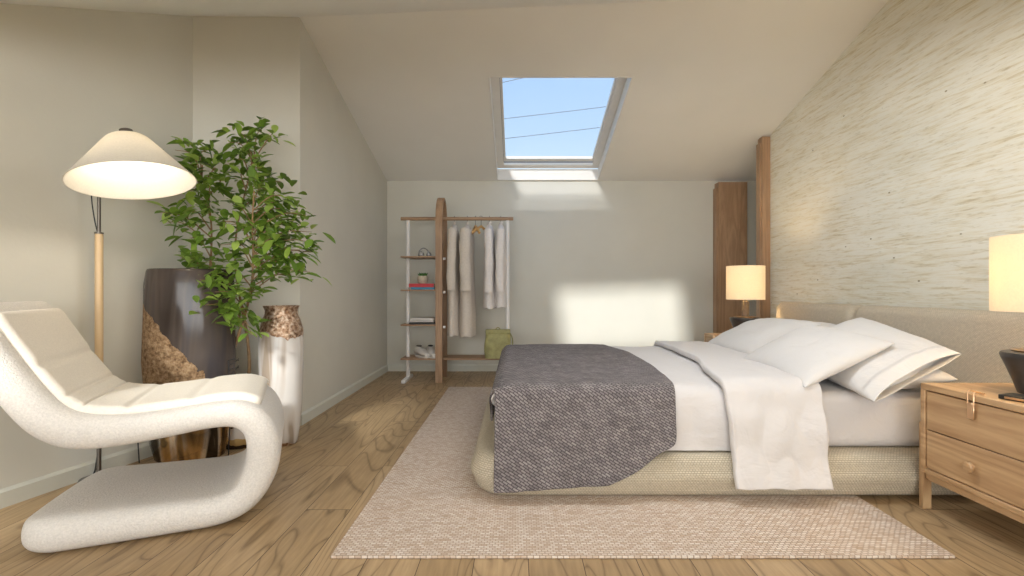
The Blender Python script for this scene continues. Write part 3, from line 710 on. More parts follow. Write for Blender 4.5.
# ------------------------------------------------------------------ nightstands
def nightstand(loc, label):
    t = thing('nightstand', label, 'nightstand', loc, 0, 'oak nightstands beside the bed')
    Lh, Dp = 0.245, 0.45            # half length in y, depth in x; local origin at floor, front face x=0
    bm = bmesh.new()
    box(bm, 0, Dp, -Lh, Lh, 0.522, 0.548, 0.003, 1)
    box(bm, 0, Dp, -Lh, -Lh+0.022, 0.165, 0.5215, 0.002, 1); box(bm, 0, Dp, Lh-0.022, Lh, 0.165, 0.5215, 0.002, 1)
    box(bm, 0.0, Dp, -Lh+0.0225, Lh-0.0225, 0.165, 0.185, 0.002, 1); box(bm, Dp-0.015, Dp, -Lh+0.0225, Lh-0.0225, 0.1855, 0.5215)
    obj('body', bm, M['oak'], t)
    for z0, z1, kn in ((0.355, 0.517, 'tab'), (0.189, 0.351, 'knob')):
        d = obj('drawer', bx(0.006, 0.40, -Lh+0.026, Lh-0.026, z0, z1, bev=0.002, seg=1), M['oak'], t)
        if kn == 'knob':
            b = bmesh.new(); lathe(b, [(0.0, 0.0), (0.009, 0.0), (0.008, 0.008), (0.019, 0.012), (0.021, 0.020), (0.017, 0.026), (0.0, 0.027)], 24)
            bmesh.ops.rotate(b, verts=b.verts, matrix=Matrix.Rotation(-PI/2, 3, 'Y')); bmesh.ops.translate(b, verts=b.verts, vec=(0.006, 0.0, 0.268))
            obj('knob', b, M['oak'], d)
        else:
            b = bmesh.new(); box(b, -0.006, -0.001, -0.015, 0.015, 0.452, 0.515, 0.002, 1)
            tube(b, [(-0.004, -0.013, 0.51), (-0.004, -0.013, 0.556), (0.006, -0.013, 0.562), (0.035, -0.013, 0.5535)], 0.0028, 8)
            tube(b, [(-0.004, 0.013, 0.51), (-0.004, 0.013, 0.556), (0.006, 0.013, 0.562), (0.035, 0.013, 0.5535)], 0.0028, 8)
            tube(b, [(0.035, -0.0155, 0.5535), (0.035, 0.0155, 0.5535)], 0.0032, 8)
            h = obj('handle', b, M['brass'], d); h['label'] = 'brass loop handle over the top edge'
    for x in (0.012, Dp-0.05):
        for y in (-Lh-0.024, Lh): obj('leg', bx(x, x+0.040, y+0.0005, y+0.0235, 0, 0.375, bev=0.003, seg=1), M['oak_z'], t)
    rb = bmesh.new()
    for y in (-Lh+0.004, Lh-0.024): box(rb, 0.02, Dp-0.02, y, y+0.02, 0.135, 0.1645, 0.002, 1)
    box(rb, 0.012, 0.032, -Lh+0.025, Lh-0.025, 0.135, 0.1645, 0.002, 1)
    obj('apron', rb, M['oak'], t)
    return t
ns = nightstand((1.75, 1.925, 0), 'oak nightstand in the foreground at right, drawers and brass loop handle in full view')
clone(ns, (1.75, 4.43, 0), label='oak nightstand at the far side of the bed, mostly hidden by pillows')

# ------------------------------------------------------------------ table lamps
def table_lamp(loc, label):
    t = thing('table_lamp', label, 'lamp', loc, 0, 'lamps on the nightstands')
    b = lathe(bmesh.new(), [(0.0, 0), (0.078, 0), (0.080, 0.006), (0.092, 0.045), (0.112, 0.10), (0.126, 0.135), (0.130, 0.15), (0.126, 0.158), (0.10, 0.162), (0.05, 0.163), (0.0, 0.163)], 48)
    obj('base', b, M['lamp_black'], t, angle=50)
    b = lathe(bmesh.new(), [(0.095, 0.1625), (0.097, 0.167), (0.06, 0.170), (0.0, 0.170)], 48); c = obj('collar', b, M['lamp_top'], t); c['label'] = 'bronze disc on top of the black base'
    b = lathe(bmesh.new(), [(0.030, 0.170), (0.030, 0.30), (0.012, 0.305), (0.010, 0.36), (0.0, 0.36)], 24); obj('neck', b, M['lamp_neck'], t)
    b = bmesh.new(); lathe(b, [(0.158, 0.318), (0.158, 0.612), (0.155, 0.612), (0.155, 0.318)], 64, closed=True); obj('lamp_shade', b, M['table_shade'], t)
    b = bmesh.new()
    for a in (0, 2*PI/3, 4*PI/3): tube(b, [(0.010*math.cos(a), 0.010*math.sin(a), 0.318), (0.154*math.cos(a), 0.154*math.sin(a), 0.318)], 0.002, 6)
    obj('shade_spider', b, M['metal_dark'], t)
    b = bmesh.new(); bmesh.ops.create_uvsphere(b, u_segments=16, v_segments=10, radius=0.03); bmesh.ops.translate(b, verts=b.verts, vec=(0, 0, 0.392)); obj('bulb', b, M['bulb'], t)
    return t
lamp = table_lamp((2.03, 1.92, 0.5485), 'table lamp with glowing drum shade on the foreground nightstand, cut by the frame')
clone(lamp, (2.01, 4.40, 0.5485), label='table lamp with glowing drum shade on the far nightstand')
for x, y in ((2.03, 1.92), (2.01, 4.40)):
    light('table_lamp_light', 'POINT', (x, y, 1.02), 7.0, (1.0, 0.74, 0.42), shadow_soft_size=0.04)

nb = thing('notebook', 'small black notebook with metal clasp at the foot of the foreground lamp', 'notebook', (1.835, 1.785, 0.549), 0.35)
obj('cover', bx(-0.03, 0.055, -0.08, 0.08, 0, 0.016, bev=0.003), M['black'], nb); obj('clasp', bx(-0.0345, -0.0305, -0.02, 0.06, 0.004, 0.012, bev=0.001), M['brass'], nb)

# ------------------------------------------------------------------ lounge chair
TH = math.atan2(0.40, 0.915)
chair = thing('lounge_chair', 'ivory boucle cantilever lounge chair with looping base at left foreground', 'chair', (-1.127, 1.989, 0), TH)
CP = [(-0.805, 0.838), (-0.735, 0.70), (-0.655, 0.56), (-0.585, 0.472), (-0.50, 0.428), (-0.38, 0.420), (-0.24, 0.430), (-0.08, 0.448), (0.02, 0.440), (0.082, 0.385), (0.104, 0.295), (0.088, 0.195), (0.035, 0.105), (-0.055, 0.066), (-0.2, 0.062), (-0.4, 0.064), (-0.565, 0.067)]
TT = [0.10, 0.115, 0.125, 0.13, 0.13, 0.115, 0.105, 0.10, 0.11, 0.12, 0.13, 0.13, 0.12, 0.118, 0.120, 0.128, 0.134]
WID = 0.65
def sweep(CP, TT, y0, y1, per=6, offs=0.0, rfac=0.96, end_r=(0.06, 0.12), mod=None, capf=0.30, sec=8):
    C = catmull([(a, 0, z) for a, z in CP], per); T = [v.x for v in catmull([(t, 0, 0) for t in TT], per)]
    n = len(C); bm = bmesh.new(); rings = []
    st = []
    for i in range(n):
        tg = (C[min(i+1, n-1)] - C[max(i-1, 0)]).normalized(); nr = Vector((-tg.z, 0, tg.x))
        st.append((C[i], tg, nr, T[i]))
    full = []
    def endcap(p, sgn, er):
        c, tg, nr, t = p; out = []
        for k in range(7):
            a = PI/2*k/6      # 0 = full ring, 90deg = tip
            out.append((c + tg*sgn*er*math.sin(a), nr, max(t*(capf+(1-capf)*math.cos(a)) if k < 6 else t*capf*0.6, 0.004), er*(1-math.cos(a))))
        return out
    e0 = endcap(st[0], -1, end_r[0]); e1 = endcap(st[-1], 1, end_r[1])
    for c, nr, t, ins in reversed(e0[1:]): full.append((c, nr, t, ins))
    for i, (c, tg, nr, t) in enumerate(st): full.append((c, nr, t*(mod(i/(n-1)) if mod else 1), 0))
    for c, nr, t, ins in e1[1:]: full.append((c, nr, t, ins))
    for c, nr, t, ins in full:
        c = c + nr*offs; r = t/2*rfac; a0 = y0+ins+r; a1 = y1-ins-r; h = t/2-r; ring = []
        for k in range(sec+1):
            a = -PI/2 + PI*k/sec; ring.append(c + nr*(r*math.sin(a) + (h if a > 0 else -h)) + Vector((0, a1+r*math.cos(a), 0)))
        for k in range(1, 10): ring.append(c + nr*(t/2) + Vector((0, a1+(a0-a1)*k/10, 0)))
        for k in range(sec+1):
            a = PI/2 + PI*k/sec; ring.append(c + nr*(r*math.sin(a) + (h if a < PI else -h)) + Vector((0, a0+r*math.cos(a), 0)))
        for k in range(1, 10): ring.append(c - nr*(t/2) + Vector((0, a0+(a1-a0)*k/10, 0)))
        rings.append([bm.verts.new(p) for p in ring])
    m = len(rings[0])
    for i in range(len(rings)-1):
        for k in range(m): bm.faces.new((rings[i][k], rings[i][(k+1)%m], rings[i+1][(k+1)%m], rings[i+1][k]))
    bm.faces.new(rings[0]); bm.faces.new(rings[-1])
    return bm
# the sitting side of the curve: normal to the left of the tangent is up/forward there
sbm = sweep(CP, TT, 0, WID, capf=0.5)
for v in sbm.verts:
    if v.co.z < 0.14 and v.co.x < -0.30: v.co.x += ((-0.30-v.co.x)/0.42)**2*(0.0+0.085*(v.co.y/WID)**2)
shell_o = obj('shell', sbm, M['boucle'], chair, angle=None); subsurf(shell_o, 1)
def groove(u):
    g = 1.0
    for c in (0.16, 0.30, 0.44, 0.62, 0.80): g -= 0.30*math.exp(-((u-c)/0.012)**2)
    return g
CUP = [(a, z) for a, z in CP[:9]]
cush_t = [0.05, 0.055, 0.055, 0.05, 0.045, 0.045, 0.05, 0.05, 0.035]
def cushion_path():
    C = catmull([(a, 0, z) for a, z in CP], 6); T = [v.x for v in catmull([(t, 0, 0) for t in TT], 6)]
    P = []
    for i in range(1, 6*8+2, 2):
        tg = (C[i+1]-C[i-1]).normalized(); nr = Vector((-tg.z, 0, tg.x))
        P.append(C[i] + nr*(T[i]/2 + 0.004))
    return [(p.x, p.z) for p in P]
CQ = cushion_path()
co = obj('seat_cushion', sweep(CQ, [0.052]*len(CQ), 0.075, WID-0.05, per=5, end_r=(0.03, 0.035), mod=groove), M['cushion'], chair, angle=None); subsurf(co, 1)
co['label'] = 'cream channel-stitched cushion along back and seat'

# ------------------------------------------------------------------ floor lamp
FX, FY = -2.09, 2.50
fl_ = thing('floor_lamp', 'tall floor lamp with wide cream cone shade and pale wood pole', 'lamp', (FX, FY, 0))
obj('base', lathe(bmesh.new(), [(0.0, 0), (0.078, 0), (0.082, 0.006), (0.078, 0.014), (0.02, 0.018), (0.0, 0.018)], 48), M['metal_dark'], fl_)
b = tube(bmesh.new(), [(0, 0, 0.0185), (0, 0, 0.42)], 0.010, 14); obj('stem', b, M['metal_dark'], fl_)
b = lathe(bmesh.new(), [(0.0, 0.42), (0.0165, 0.42), (0.0175, 0.425), (0.0175, 1.225), (0.0165, 1.23), (0.0, 1.23)], 24); obj('pole', b, M['pole_wood'], fl_)
b = lathe(bmesh.new(), [(0.0, 1.2305), (0.019, 1.2305), (0.019, 1.238), (0.008, 1.24), (0.008, 1.46), (0.0, 1.46)], 20)
tube(b, catmull([(0, 0, 1.45), (0.01, -0.007, 1.48), (0.12, -0.086, 1.55), (0.26, -0.186, 1.625), (0.335, -0.240, 1.64)], 5), 0.007, 10)
obj('rod', b, M['metal_dark'], fl_)
b = tube(bmesh.new(), catmull([(-0.012, 0.01, 1.225), (-0.022, 0.0, 1.30), (-0.028, -0.01, 1.40), (-0.02, -0.015, 1.45), (0.02, -0.015, 1.495)], 6), 0.0028, 8); obj('cord', b, M['black'], fl_)
b = tube(bmesh.new(), catmull([(-0.012, 0.008, 0.40), (-0.02, 0.02, 0.22), (-0.05, 0.045, 0.08), (-0.075, 0.04, 0.006), (-0.15, -0.05, 0.004), (-0.25, -0.2, 0.004)], 6), 0.0035, 8); obj('power_cord', b, M['black'], fl_)
# shade
prof = [(0.005, 0.205), (0.045, 0.204), (0.064, 0.199), (0.078, 0.190), (0.092, 0.176), (0.262, 0.0)]
inn = [(0.258, 0.0), (0.090, 0.172), (0.076, 0.186), (0.062, 0.194), (0.045, 0.199), (0.005, 0.200)]
prof = [(a*0.92+0.010*(c > 0.1), c*1.06) for a, c in prof]; inn = [(a*0.92+0.010*(c > 0.1), c*1.06) for a, c in inn]
b = lathe(bmesh.new(), prof+inn, 72, closed=True)
R = Matrix.Rotation(math.radians(-12), 4, 'Y') @ Matrix.Rotation(math.radians(-4.5), 4, 'X')
bmesh.ops.transform(b, matrix=Matrix.Translation((0.366, -0.25, 1.436)) @ R, verts=b.verts); obj('lamp_shade', b, M['floor_shade'], fl_)
b = lathe(bmesh.new(), [(0.0, 0.2176), (0.024, 0.2176), (0.027, 0.226), (0.026, 0.245), (0.012, 0.252), (0.0, 0.252)], 28)
bmesh.ops.transform(b, matrix=Matrix.Translation((0.366, -0.25, 1.436)) @ R, verts=b.verts); obj('finial', b, M['metal_dark'], fl_)
b = bmesh.new(); bmesh.ops.create_uvsphere(b, u_segments=16, v_segments=10, radius=0.035); bmesh.ops.translate(b, verts=b.verts, vec=(0.349, -0.25, 1.585)); obj('bulb', b, M['bulb'], fl_)
light('floor_lamp_light', 'POINT', (FX+0.349, FY-0.25, 1.545), 4.3, (1.0, 0.90, 0.76), shadow_soft_size=0.045)

# ------------------------------------------------------------------ vases
v1 = thing('floor_vase', 'large smoky dark floor vase with crusted tan patch behind the lounge chair', 'vase', (-1.855, 2.84, 0), 0.30)
prof = [(0.0, 0.0), (0.165, 0.0), (0.178, 0.01), (0.20, 0.10), (0.222, 0.30), (0.232, 0.55), (0.228, 0.80), (0.218, 0.98), (0.208, 1.055), (0.203, 1.066), (0.196, 1.068), (0.190, 1.06), (0.20, 0.97), (0.21, 0.7), (0.16, 0.35), (0.0, 0.30)]
b = lathe(bmesh.new(), prof, 72, 1.0, 0.62, wob=0.07, seed=3)
for v in b.verts:
    if v.co.x < 0 and 0.25 < v.co.z < 0.80: v.co.x += 0.012*noise.noise(Vector((v.co.y*20, v.co.z*14, 2)))
obj('body', b, M['smoky'], v1, angle=60)
v2 = thing('floor_vase', 'slender pearl white floor vase with rough copper neck by the wall corner', 'vase', (-1.465, 3.11, 0))
prof = [(0.0, 0.0), (0.088, 0.0), (0.095, 0.008), (0.108, 0.10), (0.120, 0.25), (0.126, 0.42), (0.128, 0.60), (0.124, 0.70), (0.108, 0.765), (0.093, 0.80), (0.092, 0.825), (0.102, 0.848), (0.104, 0.853), (0.098, 0.852), (0.086, 0.82), (0.088, 0.79), (0.10, 0.74), (0.11, 0.6), (0.0, 0.3)]
obj('body', lathe(bmesh.new(), prof, 56, wob=0.05, seed=8), M['pearl'], v2, angle=60)

# ------------------------------------------------------------------ potted tree
PX, PY = -1.70, 3.07
tr = thing('potted_tree', 'leafy green potted tree in the left corner between the two floor vases', 'plant', (PX, PY, 0))
prof = [(0.0, 0.0), (0.095, 0.0), (0.11, 0.01), (0.135, 0.09), (0.14, 0.18), (0.125, 0.27), (0.115, 0.30), (0.105, 0.30), (0.11, 0.26), (0.0, 0.24)]
obj('pot', lathe(bmesh.new(), prof, 48, wob=0.03), M['potglaze'], tr, angle=60)
obj('soil', lathe(bmesh.new(), [(0.0, 0.262), (0.105, 0.258), (0.0, 0.2615)], 24), M['bark'], tr)
rnd = random.Random(21)
def corner_ok(p):
    # world-space clearance from the left wall and the corner wall
    x, y = p.x+PX, p.y+PY
    wl = -2.04 + 0.2215*(y-3.146); cw = (x+2.04)*0.364/0.517+3.146
    return x > wl+0.07 and y < cw-0.07 and not (x < -1.45 and y > 3.44)
def push(p):
    for _ in range(30):
        if corner_ok(p): return p
        p = p + Vector((0.02, -0.035, 0))
    return p
stems = bmesh.new(); twigs = []
mains = []
for k, (tx, ty, tz) in enumerate(((0.10, -0.10, 1.72), (-0.12, -0.22, 1.60), (0.28, -0.30, 1.50))):
    sp = Vector((0.03*math.cos(k*2.1), 0.03*math.sin(k*2.1), 0.262)); P = [sp]
    for i in range(1, 8):
        f = i/7; P.append(sp.lerp(Vector((tx, ty, tz)), f) + Vector((0.035*math.sin(f*7+k*2)-0.03*math.sin(f*PI), 0.02*math.cos(f*6+k), 0)))
    C = catmull(P, 5); mains.append(C)
    tube(stems, C, [0.011*(1-0.7*i/(len(C)-1)) for i in range(len(C))], 8)
obj('trunk', stems, M['bark'], tr)
# twigs: start on a main stem, end inside the crown seen in the photo
br = bmesh.new(); leaves = bmesh.new()
def leaf(bm, p, d, L_, W_):
    d = d.normalized(); side = d.cross(Vector((rnd.uniform(-.4,.4), rnd.uniform(-.4,.4), 1))).normalized(); up = side.cross(d).normalized()
    if up.z < 0: up = -up; side = -side
    prof = [(0.0, 0.05), (0.15, 0.55), (0.42, 1.0), (0.7, 0.92), (0.9, 0.5), (1.0, 0.06)]
    droop = rnd.uniform(0.1, 0.35); rows = []
    for f, wv in prof:
        c = p + d*L_*f - Vector((0, 0, 1))*droop*L_*f*f
        rows.append([bm.verts.new(c + side*W_*wv/2 + up*W_*0.16*wv), bm.verts.new(c), bm.verts.new(c - side*W_*wv/2 + up*W_*0.16*wv)])
    for a, b_ in zip(rows, rows[1:]):
        for k in (0, 1): bm.faces.new((a[k], a[k+1], b_[k+1], b_[k]))
def px_target(px, py, Y):   # a crown point from the direction it is seen in
    return Vector(((px-517)/500*Y - PX, Y-PY, 0.95-(py-290)/500*Y))
targets = []
for px, py, Y in [(160,212,2.70),(168,222,2.75),(182,175,2.80),(175,150,2.85),(188,190,2.78),(200,160,2.95),(215,170,2.9),(228,142,3.0),(240,132,3.0),(262,128,3.02),(272,134,3.0),(258,155,3.05),
                  (246,178,3.0),(232,195,2.9),(205,205,2.75),(190,238,2.75),(215,222,2.75),(270,172,3.05),(281,182,3.05),(262,200,3.05),(285,205,3.05),(296,200,3.0),(275,222,3.0),(300,225,3.0),(312,232,2.98),(311,242,2.96),(306,215,2.98),(311,252,2.95),(310,272,2.9),(300,250,2.92),(280,250,2.88),
                  (290,240,2.95),(305,255,2.95),(268,248,2.9),(250,232,2.9),(285,262,2.9),(262,268,2.85),(240,252,2.85),(225,268,2.8),(205,262,2.78),(190,268,2.85),(180,270,2.85),(292,275,2.88),(215,292,2.6),(200,280,2.6),(228,300,2.6),(205,305,2.58),
                  (232,320,2.65),(252,335,2.65),(245,290,2.75),(180,258,2.9),(222,180,2.8),(210,188,2.8),(228,225,2.72),(240,210,2.8),(198,172,2.85),(250,165,2.95),(236,160,2.95),(278,236,2.9),(256,215,2.9),(218,245,2.7),(208,150,2.95),(268,190,2.95),(192,212,2.72),(300,212,3.0)]:
    targets.append((px, py, Y))
for px, py, Y in targets:
    e = push(px_target(px, py, Y))
    best = None
    for C in mains:
        for i, c in enumerate(C):
            if c.z < 0.75: continue
            dd = (e-c).length + 0.9*max(0, c.z-(e.z-0.10))
            if best is None or dd < best[0]: best = (dd, c)
    s0 = best[1]; mid = s0.lerp(e, 0.5) + Vector((rnd.uniform(-.03,.03), rnd.uniform(-.03,.03), 0.05))
    C = catmull([s0, mid, e], 6); tube(br, C, [0.0045*(1-0.7*i/(len(C)-1)) for i in range(len(C))], 5)
    ln = (e-s0).length; nl = 14+int(ln*20)
    for k in range(nl):
        f = 0.35 + 0.65*(k+rnd.random()*0.5)/nl; c = C[min(len(C)-1, int(f*(len(C)-1)))]
        tg = (e-s0).normalized()
        d = Vector((rnd.gauss(0,1), rnd.gauss(0,1), rnd.gauss(0.0,0.7))).normalized() + tg*0.5
        p = push(c + Vector((rnd.gauss(0,.035), rnd.gauss(0,.035), rnd.gauss(0,.03)))); s_ = rnd.uniform(0.7, 1.15)
        q = p + d.normalized()*0.10
        if not corner_ok(q): d = Vector((abs(d.x), -abs(d.y), d.z))
        leaf(leaves, p, d, 0.083*s_, 0.041*s_)
obj('branch', br, M['bark'], tr); obj('foliage', leaves, M['leaf'], tr, angle=None)
# thin dry black sprigs either side of the dark vase
for nm, P0, lab in (('dry_sprig', (-1.64, 2.84, 0.0), 'thin dry black sprig sticking out right of the large dark vase'), ('dry_sprig', (-2.07, 2.74, 0.0), 'thin dry black sprig sticking out left of the large dark vase')):
    b = bmesh.new(); sgn = 1 if 'right' in lab else -1
    h = 0.55 if sgn > 0 else 0.40
    tube(b, catmull([(0, 0, 0.002), (0.01*sgn, 0, h*0.5), (0.0, 0, h)], 5), 0.003, 6)
    for k in range(4): tube(b, [(0, 0, h-0.03*k), (0.035*sgn, -0.01, h-0.025*k+0.01), (0.06*sgn if sgn > 0 else -0.05, 0.0, h-0.02*k+0.03*(k % 2))], 0.0022, 5)
    tag(obj(nm, b, M['black'], loc=P0), lab, 'dried plant')

# ------------------------------------------------------------------ clothes rack
RX, RY = -0.80, 5.30
rk = thing('clothes_rack', 'wood and white metal open clothes rack with shelves against back wall', 'clothes rack', (RX, RY, 0))
# arched upright: a strip bent over in the y-z plane
def arch(x0, x1, w_, ztop, t):
    bm = bmesh.new(); R = w_/2; P = [(-R, 0.0), (-R, ztop-R)]
    P = [(-R, 0.0)] + [(-R, (ztop-0.32)*k/6) for k in range(1, 7)]
    for k in range(1, 13):
        a = PI - PI*k/13; P.append((R*math.cos(a), ztop-0.32 + 0.32*math.sin(a)**0.8))
    P += [(R, (ztop-0.32)*(6-k)/6) for k in range(0, 7)]
    rows = []
    for i, (y, z) in enumerate(P):
        a = Vector(P[max(i-1, 0)]); c = Vector(P[min(i+1, len(P)-1)]); tg = (c-a).normalized(); nr = Vector((tg.y, -tg.x))*t
        rows.append([bm.verts.new((x0, y, z)), bm.verts.new((x1, y, z)), bm.verts.new((x1, y+nr.x, z+nr.y)), bm.verts.new((x0, y+nr.x, z+nr.y))])
    for i in range(len(rows)-1):
        for k in range(4): bm.faces.new((rows[i][k], rows[i][(k+1)%4], rows[i+1][(k+1)%4], rows[i+1][k]))
    bm.faces.new(rows[0]); bm.faces.new(rows[-1]); return bm
obj('arched_upright', arch(-0.035, 0.035, 0.38, 1.925, 0.032), M['rack_wood'], rk)
obj('rail', tube(bmesh.new(), [(-0.43, 0, 1.705), (0.76, 0, 1.705)], 0.019, 16), M['rack_wood_x'], rk)
for x in (-0.355, 0.70):
    obj('post', tube(bmesh.new(), [(x, 0, 0.035), (x, 0, 1.686)], 0.021, 16), M['white_metal'], rk)
    obj('foot', bx(x-0.022, x+0.022, -0.23, 0.16, 0.0, 0.035, bev=0.008), M['white_metal'], rk)
for z in (1.30, 0.955, 0.595, 0.245):
    x1 = 0.69 if z < 0.3 else -0.036
    b = bx(-0.40, x1 if z > 0.3 else -0.036, -0.155, 0.155, z-0.016, z, bev=0.003); s_ = obj('shelf', b, M['rack_wood_x'], rk)
    if z > 0.3: obj('bracket', bx(0.036, 0.062, -0.15, -0.12, z-0.04, z-0.015, bev=0.003), M['white_metal'], s_)
obj('shelf', bx(0.036, 0.675, -0.155, 0.155, 0.229, 0.245, bev=0.003), M['rack_wood_x'], rk)

def hanger(x, rz, label, grp=None, wx=0.36):
    t = thing('clothes_hanger', label, 'hanger', (RX+x, RY, 1.63), rz, grp)
    b = bmesh.new()
    tube(b, [(0, 0, 0), (0, 0, 0.05), (0, 0.014, 0.067), (0, 0.022, 0.085), (0, 0.012, 0.1015), (0, 0, 0.1045), (0, -0.014, 0.101), (0, -0.022, 0.09)], 0.0028, 8); obj('hook', b, M['metal_dark'], t)
    b = bmesh.new(); tube(b, [(0, -wx/2, -0.09), (0, -wx/2+0.04, -0.055), (0, 0, -0.004), (0, wx/2-0.04, -0.055), (0, wx/2, -0.09)], [0.014, 0.016, 0.013, 0.016, 0.014], 10)
    obj('arm', b, M['hanger'], t); return t
def garment(x, halfx, halfy, z1, z0, mat, label, cat, grp, seed=0, sleeve=0.55, top=0.02):
    t = thing('hanging_' + cat, label, cat, (RX+x, RY, 0), 0, grp)
    bm = bmesh.new(); rings = []; nz = 26; ns_ = 36
    for i in range(nz+1):
        f = i/nz; z = z1 + (z0-z1)*f
        sh = min(1, (f/0.10))**0.6
        hx = top + (halfx-top)*(0.62*sh + 0.38*f)
        hy = 0.05 + (halfy-0.05)*sh*(0.92+0.08*f)
        ring = []
        for k in range(ns_):
            a = 2*PI*k/ns_
            fold = 1 + 0.08*f*math.sin(a*7+seed+noise.noise(Vector((f*2, seed, 0)))*2)
            ring.append(bm.verts.new((hx*fold*math.cos(a) + 0.01*noise.noise(Vector((a, f*3, seed))), hy*math.sin(a), z + 0.006*math.sin(a*5+seed)*f)))
        rings.append(ring)
    for i in range(nz):
        for k in range(ns_): bm.faces.new((rings[i][k], rings[i][(k+1)%ns_], rings[i+1][(k+1)%ns_], rings[i+1][k]))
    bm.faces.new(rings[0]); bm.faces.new(rings[-1])
    obj('body', bm, mat, t, angle=70)
    b = bmesh.new(); H = z1-z0; P = []
    for i in range(12):
        f = i/11; P.append((0.005*math.sin(f*5+seed), -halfy*(0.86+0.22*math.sin(min(1, f*3)*PI/2)), z1-0.055-H*sleeve*f))
    C = catmull(P, 3); rd = [halfx*(0.66+0.04*math.sin(i*0.5+seed)) for i in range(len(C))]; rd[0] = halfx*0.3
    tube(b, C, rd, 12); obj('sleeve', b, mat, t, angle=70)
    b = bmesh.new(); tube(b, [(0, -0.05, z1-0.006), (0.012, -0.06, z1+0.018), (0.0, 0.0, z1+0.022), (-0.012, 0.05, z1+0.016)], [0.010, 0.013, 0.012, 0.010], 10); obj('collar', b, mat, t)
    return t
garment(0.137, 0.070, 0.21, 1.64, 0.48, M['coat'], 'long oat coloured coat hanging next to the arched wooden upright', 'coat', 'long coats on the rack', 1)
garment(0.275, 0.088, 0.21, 1.64, 0.47, M['coat'], 'long oat coloured coat hanging second from the arched upright', 'coat', 'long coats on the rack', 3)
garment(0.51, 0.066, 0.19, 1.64, 0.76, M['shirt'], 'pale linen shirt hanging next to the empty hangers', 'shirt', 'pale shirts on the rack', 5, 0.75)
garment(0.628, 0.066, 0.19, 1.64, 0.77, M['shirt'], 'pale linen shirt hanging nearest the right white post', 'shirt', 'pale shirts on the rack', 8, 0.75)
hanger(0.36, 0.35, 'empty wooden hanger nearest the long coats', 'wooden hangers on the rack', 0.30); hanger(0.42, -0.75, 'empty wooden hanger nearest the pale shirts', 'wooden hangers on the rack', 0.26)
for x, lb in ((0.137, 'wire hook of the hanger inside the coat by the arched upright'), (0.275, 'wire hook of the hanger inside the second coat'), (0.51, 'wire hook of the hanger inside the shirt by the empty hangers'), (0.628, 'wire hook of the hanger inside the shirt by the right post')):
    b = tube(bmesh.new(), [(0, 0, 0.02), (0, 0, 0.05), (0, 0.014, 0.067), (0, 0.022, 0.085), (0, 0.012, 0.1015), (0, 0, 0.1045), (0, -0.014, 0.101), (0, -0.022, 0.09)], 0.0028, 8)
    tag(obj('clothes_hanger', b, M['metal_dark'], loc=(RX+x, RY, 1.63)), lb, 'hanger', 'hooks above the garments')

# bag
bg_ = thing('bag', 'olive green roll-top bag on the lowest rack shelf', 'bag', (RX+0.60, RY-0.09, 0.2465), 0.12)
bm = bmesh.new(); rings = []
for i in range(15):
    f = i/14; z = 0.29*f; hx = 0.135-0.018*f+0.012*math.sin(f*PI); hy = 0.085*(1-f)**0.5*0.9+0.012; ring = []
    for k in range(40):
        a = 2*PI*k/40; ca, sa = math.cos(a), math.sin(a); e = 0.45
        x = hx*abs(ca)**e*(1 if ca > 0 else -1); y = hy*abs(sa)**e*(1 if sa > 0 else -1)
        nn = noise.noise(Vector((x*14, y*14, z*12)))*0.010; ring.append(bm.verts.new((x+nn, y+nn, z)))
    rings.append(ring)
for i in range(14):
    for k in range(40): bm.faces.new((rings[i][k], rings[i][(k+1)%40], rings[i+1][(k+1)%40], rings[i+1][k]))
bm.faces.new(rings[0]); bm.faces.new(rings[-1]); obj('body', bm, M['bag'], bg_, angle=60)
b = bx(-0.128, 0.128, -0.045, 0.022, 0.245, 0.295, bev=0.012, seg=3); obj('rolled_flap', b, M['bag'], bg_)
b = tube(bmesh.new(), catmull([(0.03, -0.02, 0.29), (0.0, -0.02, 0.315), (-0.03, -0.02, 0.29)], 6), 0.005, 8); obj('loop', b, M['bag'], bg_)
b = tube(bmesh.new(), catmull([(0.115, 0.0, 0.27), (0.150, -0.01, 0.20), (0.150, -0.02, 0.08), (0.13, 0.0, 0.02)], 6), 0.007, 8); obj('strap', b, M['bag'], bg_)

# shelf objects
def book(loc, rz, L_, W_, H_, cov, label):
    t = thing('book', label, 'book', loc, rz, 'books on the middle shelf')
    b = bmesh.new(); box(b, -L_/2, L_/2, -W_/2, W_/2, 0, 0.003); box(b, -L_/2, L_/2, -W_/2, W_/2, H_-0.003, H_); box(b, -L_/2, L_/2, -W_/2, -W_/2+0.003, 0.0031, H_-0.0031)
    obj('cover', b, cov, t, smooth=False); obj('pages', bx(-L_/2+0.004, L_/2-0.004, -W_/2+0.0035, W_/2-0.005, 0.0032, H_-0.0032), M['paper'], t); return t
book((RX-0.18, RY-0.04, 0.9555), 0.05, 0.24, 0.18, 0.024, M['blue'], 'blue book under the red book on the rack shelf')
book((RX-0.185, RY-0.04, 0.980), -0.03, 0.26, 0.19, 0.036, M['red'], 'red book on top of the blue book on the rack shelf')
sp = thing('potted_succulent', 'small succulent in cream pot standing on the red book', 'plant', (RX-0.19, RY-0.04, 1.0165))
obj('pot', lathe(bmesh.new(), [(0, 0), (0.040, 0), (0.052, 0.012), (0.056, 0.05), (0.052, 0.082), (0.046, 0.082), (0.046, 0.06), (0, 0.06)], 28), M['pot'], sp)
b = bmesh.new()
